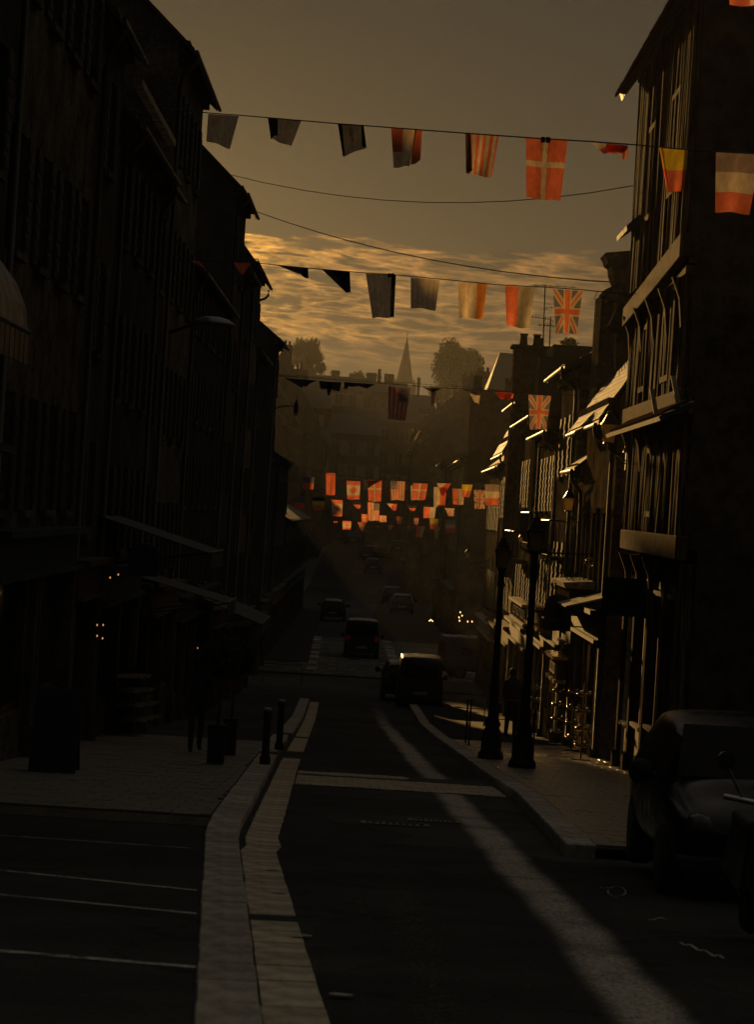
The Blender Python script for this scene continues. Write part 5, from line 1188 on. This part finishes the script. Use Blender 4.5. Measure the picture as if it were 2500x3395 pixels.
for sg in (-1, 1): mo = MB().tube([(sx+sg*.25, sY-.36, zz+1.02), (sx+sg*.36, sY-.36, zz+1.22)], .008, 5).lathe([(.01, -.02), (.06, -.01), (.06, .01)], (sx+sg*.37, sY-.36, zz+1.26), 12, axis='y').build('mirror', lampglass, r)

# ------------------------------------------------------------------ awnings, signs, café things
def awning(label, px_c, Y0, Y1, xw, out, zt_, drop, m=awning_m, curved=False, s=-1):
    r = thing('awning', (xw, (Y0+Y1)/2, zt_), label, 'awning', 'shop awnings')
    n = 8 if curved else 1; pr_ = []
    for i in range(n+1):
        t_ = i/n; pr_.append((out*(math.sin(t_*math.pi/2) if curved else t_), zt_-drop*((1-math.cos(t_*math.pi/2)) if curved else t_)))
    X = lambda b: xw-s*b; b = MB(); vs = []
    for dz in (0, -.02):
        for y in (Y0, Y1): vs += [(X(a), y, c+dz) for a, c in pr_]
    k = n+1; fs = []
    for i in range(n): fs += [(i, i+1, k+i+1, k+i), (2*k+i, 3*k+i, 3*k+i+1, 2*k+i+1), (i, 2*k+i, 2*k+i+1, i+1), (k+i, k+i+1, 3*k+i+1, 3*k+i)]
    fs += [(0, k, 3*k, 2*k), (k-1, 3*k-1, 4*k-1, 2*k-1)]; b.add(vs, fs); b.build('canvas', m, r, smooth=curved)
    vb = MB(); L = Y1-Y0; q = max(4, int(L/.3))
    for i in range(q):
        a = Y0+L*i/q; c = Y0+L*(i+.82)/q; vb.box(*sorted((X(out), X(out+.015))), a, c, pr_[-1][1]-.28, pr_[-1][1]-.022)
    vb.build('valance', m, r)
    MB().tube([(X(out), Y0-.02, pr_[-1][1]+.01), (X(out), Y1+.02, pr_[-1][1]+.01)], .025, 6).build('front_bar', zinc, r)
    for y in (Y0+.05, Y1-.05): MB().tube([(X(0), y, zt_-drop-.35), (X(out), y, pr_[-1][1])], .015, 5).build('arm', iron, r)
q = P(700, 1835, 47); awning('sloping dark awning with a bright front bar on the left', None, 47, 50.5, -4.9, 4.9+q.x, q.z+.55, .55)
q = P(755, 2000, 56); awning('lower awning farther along the left facade', None, 56, 59, -4.9, 4.9+q.x, q.z+.45, .45)
q = P(905, 2055, 75); awning('long awning with a dark hem halfway down the left side', None, 74, 80, -4.9, 1.9, q.z+.6, .7)
q = P(80, 900, 23); awning('curved near awning with a fringed valance at the left frame edge', None, 19, 23.5, -4.9, 4.9+q.x+.0, P(0, 700, 21).z+.35, 1.15, m=mat('awning_brown', (.07, .05, .035), .5), curved=True)
def hang_sign(label, tl, br, Y, m, wallx, arch=False, name='hanging_sign', th=.04):
    a, b = P(*tl, Y), P(*br, Y); r = thing(name, ((a.x+b.x)/2, Y, b.z), label, 'sign', 'signs hung out from the facades')
    x0, x1, z0, z1 = a.x, b.x, b.z, a.z; bd = MB()
    pts = [(x0, z0), (x1, z0), (x1, z1)]+([((x0+x1)/2+(x1-x0)/2*math.cos(t_*math.pi/8), z1+(x1-x0)*.35*math.sin(t_*math.pi/8)) for t_ in range(1, 8)] if arch else [])+[(x0, z1)]
    n = len(pts); bd.add([(p_[0], Y, p_[1]) for p_ in pts]+[(p_[0], Y+th, p_[1]) for p_ in pts], [tuple(range(n)), tuple(range(2*n-1, n-1, -1))]+[(i, n+i, n+(i+1) % n, (i+1) % n) for i in range(n)])
    bd.build('board', m, r, bevel=.006)
    rim = MB(); rim.tube([(p_[0], Y+th/2, p_[1]) for p_ in pts+pts[:1]], .014, 5); rim.build('rim', iron, r)
    MB().tube([(min(x0, wallx), Y+th/2, z1+.02 if not arch else z0+.1), (max(x1, wallx), Y+th/2, z1+.02 if not arch else z0+.1)], .016, 6).build('bracket', iron, r)
    return r
hang_sign('large dark rectangular sign projecting in front of the low right houses', (2002, 1918), (2158, 2046), 47, paint_dark, 4.75)
s_ = hang_sign('arched dark sign board beside the tall post lantern', (1808, 2000), (1890, 2092), 56, mat('sign_dark', (.05, .05, .045), .5), 4.8, arch=True)
qa = P(1849, 2052, 55.97)
MB().lathe([(.05, -.22), (.14, -.2), (.16, -.05), (.07, .03), (.05, .1), (.08, .15), (.06, .22), (.01, .25)], (qa.x, 55.985, qa.z), 10).build('painted_figure', paint_dark, s_)
hang_sign('square no entry style board on a post before the white van', (1460, 2052), (1505, 2095), 98, mat('sign_grey', (.12, .12, .11), .6), 1.9+.5)
rs = hang_sign('round shop sign with one lit edge on the left facade', (430, 1832), (520, 1910), 46, paint_blue, -4.9, arch=True)
# curly bracket sign (disc) right
r = thing('iron_scroll', P(1955, 1865, 54), 'round iron scroll under a horizontal bar on the right facade', 'sign', None)
MB().tube([P(1955+14*math.cos(a*.45), 1865+14*math.sin(a*.45), 54) for a in range(15)], .014, 6).tube([P(1955+8*math.cos(a*.45), 1865+8*math.sin(a*.45), 54) for a in range(11)], .01, 5).build('scroll', brass, r)
MB().tube([P(1790, 1832, 54), P(1972, 1838, 54)], .02, 6).build('bar', iron, r)
# lit shop pedestal / fascia end, canopy, window boxes (right)
def box_px(name, label, cat, tl, br, Y, dep, m, parts=()):
    a, b = P(*tl, Y), P(*br, Y); r = thing(name, ((a.x+b.x)/2, Y, b.z), label, cat)
    return r, a, b
r, a, b = box_px('shop_cornice', 'pale moulded shop cornice block crowned with dry plants, lit gold', 'cornice', (1860, 1925), (1905, 2030), 60, 1, limestone)
MB().hexa([(4.15, 57.5, a.z-.10), (4.79, 57.5, a.z-.10), (4.79, 61.5, a.z-.10), (4.15, 61.5, a.z-.10), (4.10, 57.5, a.z+.02), (4.79, 57.5, a.z+.08), (4.79, 61.5, a.z+.08), (4.10, 61.5, a.z+.02)]).build('cap', paint_white, r)
MB().box(4.25, 4.79, 57.6, 61.4, b.z, a.z-.103).build('panel', render_pale, r)
rnd = random.Random(3); pb = MB()
for i in range(70):
    p0 = Vector((rnd.uniform(4.2, 4.7), rnd.uniform(57.6, 61), a.z+.05)); pb.tube([p0, p0+Vector((rnd.uniform(-.08, .08), rnd.uniform(-.1, .1), rnd.uniform(.05, .2))), p0+Vector((rnd.uniform(-.15, .15), rnd.uniform(-.2, .2), rnd.uniform(.08, .3)))], .004, 3)
tag(pb.build('dry_plants', leafm2, r), kind='stuff')
qc = P(1930, 1990, 55); r = thing('glass_canopy', (4.5, 55, qc.z), 'small pale canopy over a right hand shop door, lit from behind', 'canopy')
MB().hexa([(3.9, 53.6, qc.z-.12), (4.79, 53.6, qc.z+.12), (4.79, 56, qc.z+.12), (3.9, 56, qc.z-.12), (3.9, 53.6, qc.z-.09), (4.79, 53.6, qc.z+.16), (4.79, 56, qc.z+.16), (3.9, 56, qc.z-.09)]).build('sheet', paint_white, r)
for yy_ in (53.7, 55.9): MB().tube([(4.79, yy_, qc.z-.5), (3.95, yy_, qc.z-.13)], .018, 6).build('strut', iron, r)
for i, (Y0, Y1, zz) in enumerate(((66, 69, P(1900, 1730, 66).z), (75, 79, P(1760, 1700, 76).z), (83, 88, P(1690, 1760, 85).z))):
    r = thing('balcony', (4.6, Y0, zz), ['small iron balcony with bright top rail, nearest on the right facades', 'iron balcony in the middle of the right facades', 'iron balcony farthest along the right facades'][i], 'balcony', 'iron balconies on the right facades')
    MB().box(4.25, 4.79, Y0, Y1, zz-1.0, zz-.9).build('slab', limestone, r)
    rb_ = MB(); rb_.tube([(4.27, Y0, zz), (4.27, Y1, zz)], .02, 6).tube([(4.27, Y0, zz-.85), (4.27, Y1, zz-.85)], .014, 5).tube([(4.27, Y0, zz), (4.79, Y0, zz)], .02, 6)
    n = int((Y1-Y0)/.14)
    for k in range(n+1): rb_.tube([(4.27, Y0+(Y1-Y0)*k/n, zz-.9), (4.27, Y0+(Y1-Y0)*k/n, zz)], .008, 4)
    for k in range(4): rb_.tube([(4.27+.13*k, Y0, zz-.9), (4.27+.13*k, Y0, zz)], .008, 4)
    rb_.build('railing', iron, r)
# shop fascias that catch the light: deep cornice shelves along the right shops
for i, (Y0, Y1, px, py) in enumerate(((70, 76, 1740, 2010), (62.4, 65.2, 1835, 2175), (76.5, 84, 1670, 2000))):
    zz = P(px, py, Y0).z; r = thing('shop_sign_board', (4.6, Y0, zz), ['pale fascia board with gleaming mouldings, middle of the right shops', 'lettered fascia board with gleaming edge near the arched sign', 'long fascia with bright upper moulding, farthest of the right shops'][i], 'sign', 'fascia boards of the right shops')
    MB().box(4.42, 4.62, Y0, Y1, zz-.55, zz-.08).build('board', render_pale, r); MB().box(4.3, 4.66, Y0-.05, Y1+.05, zz-.078, zz+.0).box(4.36, 4.64, Y0-.03, Y1+.03, zz-.63, zz-.552).build('moulding', brass if i < 2 else paint_white, r)
    MB().box(4.622, 4.79, Y0+.1, Y1-.1, zz-.5, zz-.1).build('backing', paint_brown, r)
    lt = MB(); 
    for k in range(9):
        yy_ = Y0+.5+(Y1-Y0-1)*k/9; lt.box(4.40, 4.418, yy_, yy_+.06, zz-.45, zz-.2)
        if k % 2: lt.box(4.40, 4.418, yy_+.06, yy_+.2, zz-.24, zz-.2)
        if k % 3: lt.box(4.40, 4.418, yy_+.06, yy_+.18, zz-.45, zz-.41)
    lt.build('raised_strokes', paint_dark, r)
# barrier rails and terrace bits right pavement
def rail(label, Y0, Y1, x, h=1.0):
    z0, z1 = g(Y0)+.12, g(Y1)+.12; r = thing('barrier', (x, Y0, z0), label, 'barrier', 'crossed iron barriers on the right pavement')
    fr = MB().tube([(x, Y0, z0), (x, Y0, z0+h), (x, Y1, z1+h), (x, Y1, z1)], .022, 6); fr.build('frame', iron, r)
    MB().tube([(x, Y0, z0+.15), (x, Y1, z1+h-.1)], .012, 5).tube([(x, Y0, z0+h-.1), (x, Y1, z1+.15)], .012, 5).build('cross', iron, r)
rail('nearest crossed iron barrier beside the tall post lantern', 47, 48.6, 3.0); rail('middle crossed iron barrier beyond the second lantern', 52, 53.8, 2.6); rail('farthest crossed iron barrier near the kerb', 58, 60, 2.3)
def cross_rail(label, px0, px1, py, Y, h):
    a, b = P(px0, py, Y), P(px1, py, Y); z = g(Y)+.12; r = thing('barrier', (a.x, Y, z), label, 'barrier', 'iron barriers set across the pavement')
    MB().tube([(a.x, Y, z), (a.x, Y, z+h), (b.x, Y, z+h), (b.x, Y, z)], .02, 6).tube([(a.x, Y, z+h*.55), (b.x, Y, z+h*.55)], .012, 5).build('frame', iron, r)
cross_rail('low barrier across the pavement behind the gilded van', 1440, 1610, 2300, 80, .95); cross_rail('low barrier between the two post lanterns', 1620, 1740, 2390, 62, 1.0)
cross_rail('low thin barrier at the left end of the crossroads', 870, 1000, 2240, 108, .8)
# made-up racks with chrome balls, added in place of glints along the right wall
for i, (px, py) in enumerate(((1830, 2440), (1865, 2470), (1893, 2490), (1925, 2520))):
    x, Y = onground(px, py, .13); x = min(x, 4.55); z = g(Y)+.135
    r = thing('display_rack', (x, Y, z), ['farthest', 'second', 'third', 'nearest'][i]+' slim display rack with glinting rings along the right wall', 'rack', 'display racks along the right wall')
    MB().tube([(x, Y, z), (x, Y, z+1.5)], .018, 6).lathe([(.2, 0), (.19, .03)], (x, Y, z), 12).build('stand', iron, r)
    for k in range(4):
        rt = MB().lathe([(.10, 0), (.14, .02), (.15, .06), (.14, .065), (.12, .03)], (x, Y, z+.25+k*.33), 12).build('ring_tray', brass, r, smooth=True)
        for q in range(3):
            a_ = q*2.1+k+i; c_ = (x+.12*math.cos(a_), Y+.12*math.sin(a_), z+.34+k*.33)
            MB().lathe([(.004, -.032), (.024, -.022), (.033, 0), (.024, .022), (.004, .032)], c_, 10).build('glass_ball', chrome, rt, smooth=True)  # chrome balls added only to throw glints
# litter bin / utility box left, blue dim cabinets
x, Y = onground(170, 2560, .12)
r = thing('sandwich_board', (x, Y, g(Y)+.12), 'folding sandwich board by the left shop front', 'sign'); z = g(Y)+.12
MB().hexa([(x-.3, Y, z), (x+.3, Y, z), (x+.3, Y+.03, z), (x-.3, Y+.03, z), (x-.28, Y+.22, z+1.05), (x+.28, Y+.22, z+1.05), (x+.28, Y+.25, z+1.05), (x-.28, Y+.25, z+1.05)]).build('front_panel', paint_blue, r)
MB().hexa([(x-.3, Y+.5, z), (x+.3, Y+.5, z), (x+.3, Y+.53, z), (x-.3, Y+.53, z), (x-.28, Y+.26, z+1.05), (x+.28, Y+.26, z+1.05), (x+.28, Y+.29, z+1.05), (x-.28, Y+.29, z+1.05)]).build('rear_panel', paint_blue, r)
# made-up stepped stands, added in place of glints by the left shop
for i, (px, py) in enumerate(((380, 2385), (415, 2375), (445, 2365))):
    Y = 50.6+i*1.5; z = g(Y)+.12; x = -4.45
    r = thing('produce_stand', (x, Y, z), ['nearest', 'middle', 'farthest'][i]+' stepped display stand with pale tray edges at the left shop front', 'stand', 'stepped stands at the left shop front')
    for k in range(4): MB().box(x-.35+.07*k*0, x+.30-.08*k, Y, Y+1.1, z+.25+.27*k, z+.28+.27*k).build('tray', shutter_brown, r)
    for yy_ in (Y+.02, Y+1.05): MB().box(x-.33, x-.28, yy_, yy_+.04, z, z+1.2).build('leg', iron, r)
# lit bulbs in the far café and strings of them
for i, (px, py, Y) in enumerate(((1506, 2056, 100), (1424, 2058, 108), (1429, 2055, 108), (1434, 2059, 108), (1526, 2030, 100), (1532, 2041, 100), (1522, 2047, 100), (1524, 2058, 100), (1551, 2061, 96), (1565, 2061, 96))):
    if i == 0: continue
    p = P(px, py, Y); r = thing('light_bulb', p, ['', 'left bulb of the low cluster behind the sign post', 'middle bulb of the low cluster behind the sign post', 'right bulb of the low cluster behind the sign post', 'highest small bulb glowing beyond the square sign', 'second bulb down beyond the square sign', 'third bulb down beyond the square sign', 'lowest bulb of the upright cluster beyond the square sign', 'left one of two separate bulbs near the lantern post', 'right one of two separate bulbs near the lantern post'][i], 'lamp', 'small lit bulbs in the café')
    MB().lathe([(.005, -.02), (.014, -.008), (.014, .008), (.008, .03)], p, 8).build('globe', bulb_m, r, smooth=True); MB().lathe([(.01, .031), (.01, .07)], p, 6).build('socket', iron, r)
for i, (px, py, Y, x_) in enumerate(((322, 2072, 44, -5.0), (342, 2072, 44, -5.0), (322, 2108, 44, -5.0), (340, 2116, 44, -5.0), (365, 1915, 45, -5.0), (392, 1905, 45, -5.0), (655, 2148, 62, -5.0), (678, 2150, 62, -5.0), (668, 2210, 62, -5.0))):  # glowing bulbs added to stand in for unidentified glints
    p = P(px, py, Y); p.x = max(p.x, -4.86) if p.x < -4.86 else p.x
    r = thing('wall_bulb', p, ['upper left bulb of the four on the near left shop front', 'upper right bulb of the four on the near left shop front', 'lower left bulb of the four on the near left shop front', 'lower right bulb of the four on the near left shop front', 'left bulb above the long left sign', 'right bulb above the long left sign', 'left bulb of the three beside the walking person', 'right bulb of the three beside the walking person', 'lowest bulb of the three beside the walking person'][i], 'lamp', 'small bulbs on the left shop fronts')
    MB().lathe([(.004, -.016), (.012, -.006), (.012, .006), (.006, .02)], p, 8).build('globe', glint_glow, r, smooth=True); MB().tube([p+Vector((0, 0, .02)), p+Vector((-.0, 0, .1)), (-4.9, p.y, p.z+.14)], .006, 4).build('stem', iron, r)
# garlands on the right facades: wires with tiny glinting ornaments
for i, (pts, Y) in enumerate(((((1790, 1832), (1810, 1850), (1840, 1858), (1862, 1845)), 58), (((1790, 1905), (1815, 1925), (1838, 1945), (1842, 1920)), 58), (((2035, 1500), (2060, 1515), (2090, 1540), (2110, 1548)), 50), (((2110, 1510), (2118, 1514), (2126, 1520), (2130, 1512)), 50))):
    P3 = [P(*q, Y) for q in pts]; r = thing('garland', P3[0], ['upper garland of glinting beads under the iron bar', 'lower garland of glinting beads beside the arched sign', 'sagging garland of tiny beads across the dark low house', 'short garland of tiny beads against the timbered corner'][i], 'garland', 'bead garlands on the right facades')
    MB().tube(P3, .006, 4).build('wire', iron, r); bb = MB()
    for k in range(12):
        t_ = k/12*3; j = int(t_); q = P3[j].lerp(P3[j+1], t_-j); bb.lathe([(.004, -.02), (.02, 0), (.004, .02)], q+Vector((random.uniform(-.03, .03), 0, random.uniform(-.06, 0))), 6)
    bb.build('beads', chrome, r, smooth=True)
# wispy smoke over chimney
sm = MB(); c = P(1765, 1125, 93)
sm.lathe([(.05, 0), (.12, .2), (.2, .45), (.16, .65), (.05, .8)], c, 12); so = sm.build('chimney_smoke', None, smooth=True); tag(so, 'faint wisp of smoke between the twin chimney pots', 'smoke')
sm_m = bpy.data.materials.new('smoke'); sm_m.use_nodes = True; t = NT(sm_m.node_tree); sm_m.node_tree.nodes.clear()
pv = t.n('ShaderNodeVolumePrincipled'); pv.inputs['Density'].default_value = .5; o_ = t.n('ShaderNodeOutputMaterial'); t.link(pv.outputs[0], o_.inputs['Volume']); so.data.materials.append(sm_m)

# ------------------------------------------------------------------ haze
hz = MB().box(-420, 420, -30, 1500, -9.2, 34).build('haze', None); tag(hz, kind='stuff')
hm = bpy.data.materials.new('haze'); hm.use_nodes = True; t = NT(hm.node_tree); hm.node_tree.nodes.clear()
pv = t.n('ShaderNodeVolumePrincipled'); pv.inputs['Color'].default_value = (.82, .82, .78, 1); pv.inputs['Density'].default_value = 0.00033; pv.inputs['Anisotropy'].default_value = .3
o_ = t.n('ShaderNodeOutputMaterial'); t.link(pv.outputs[0], o_.inputs['Volume']); hz.data.materials.append(hm)
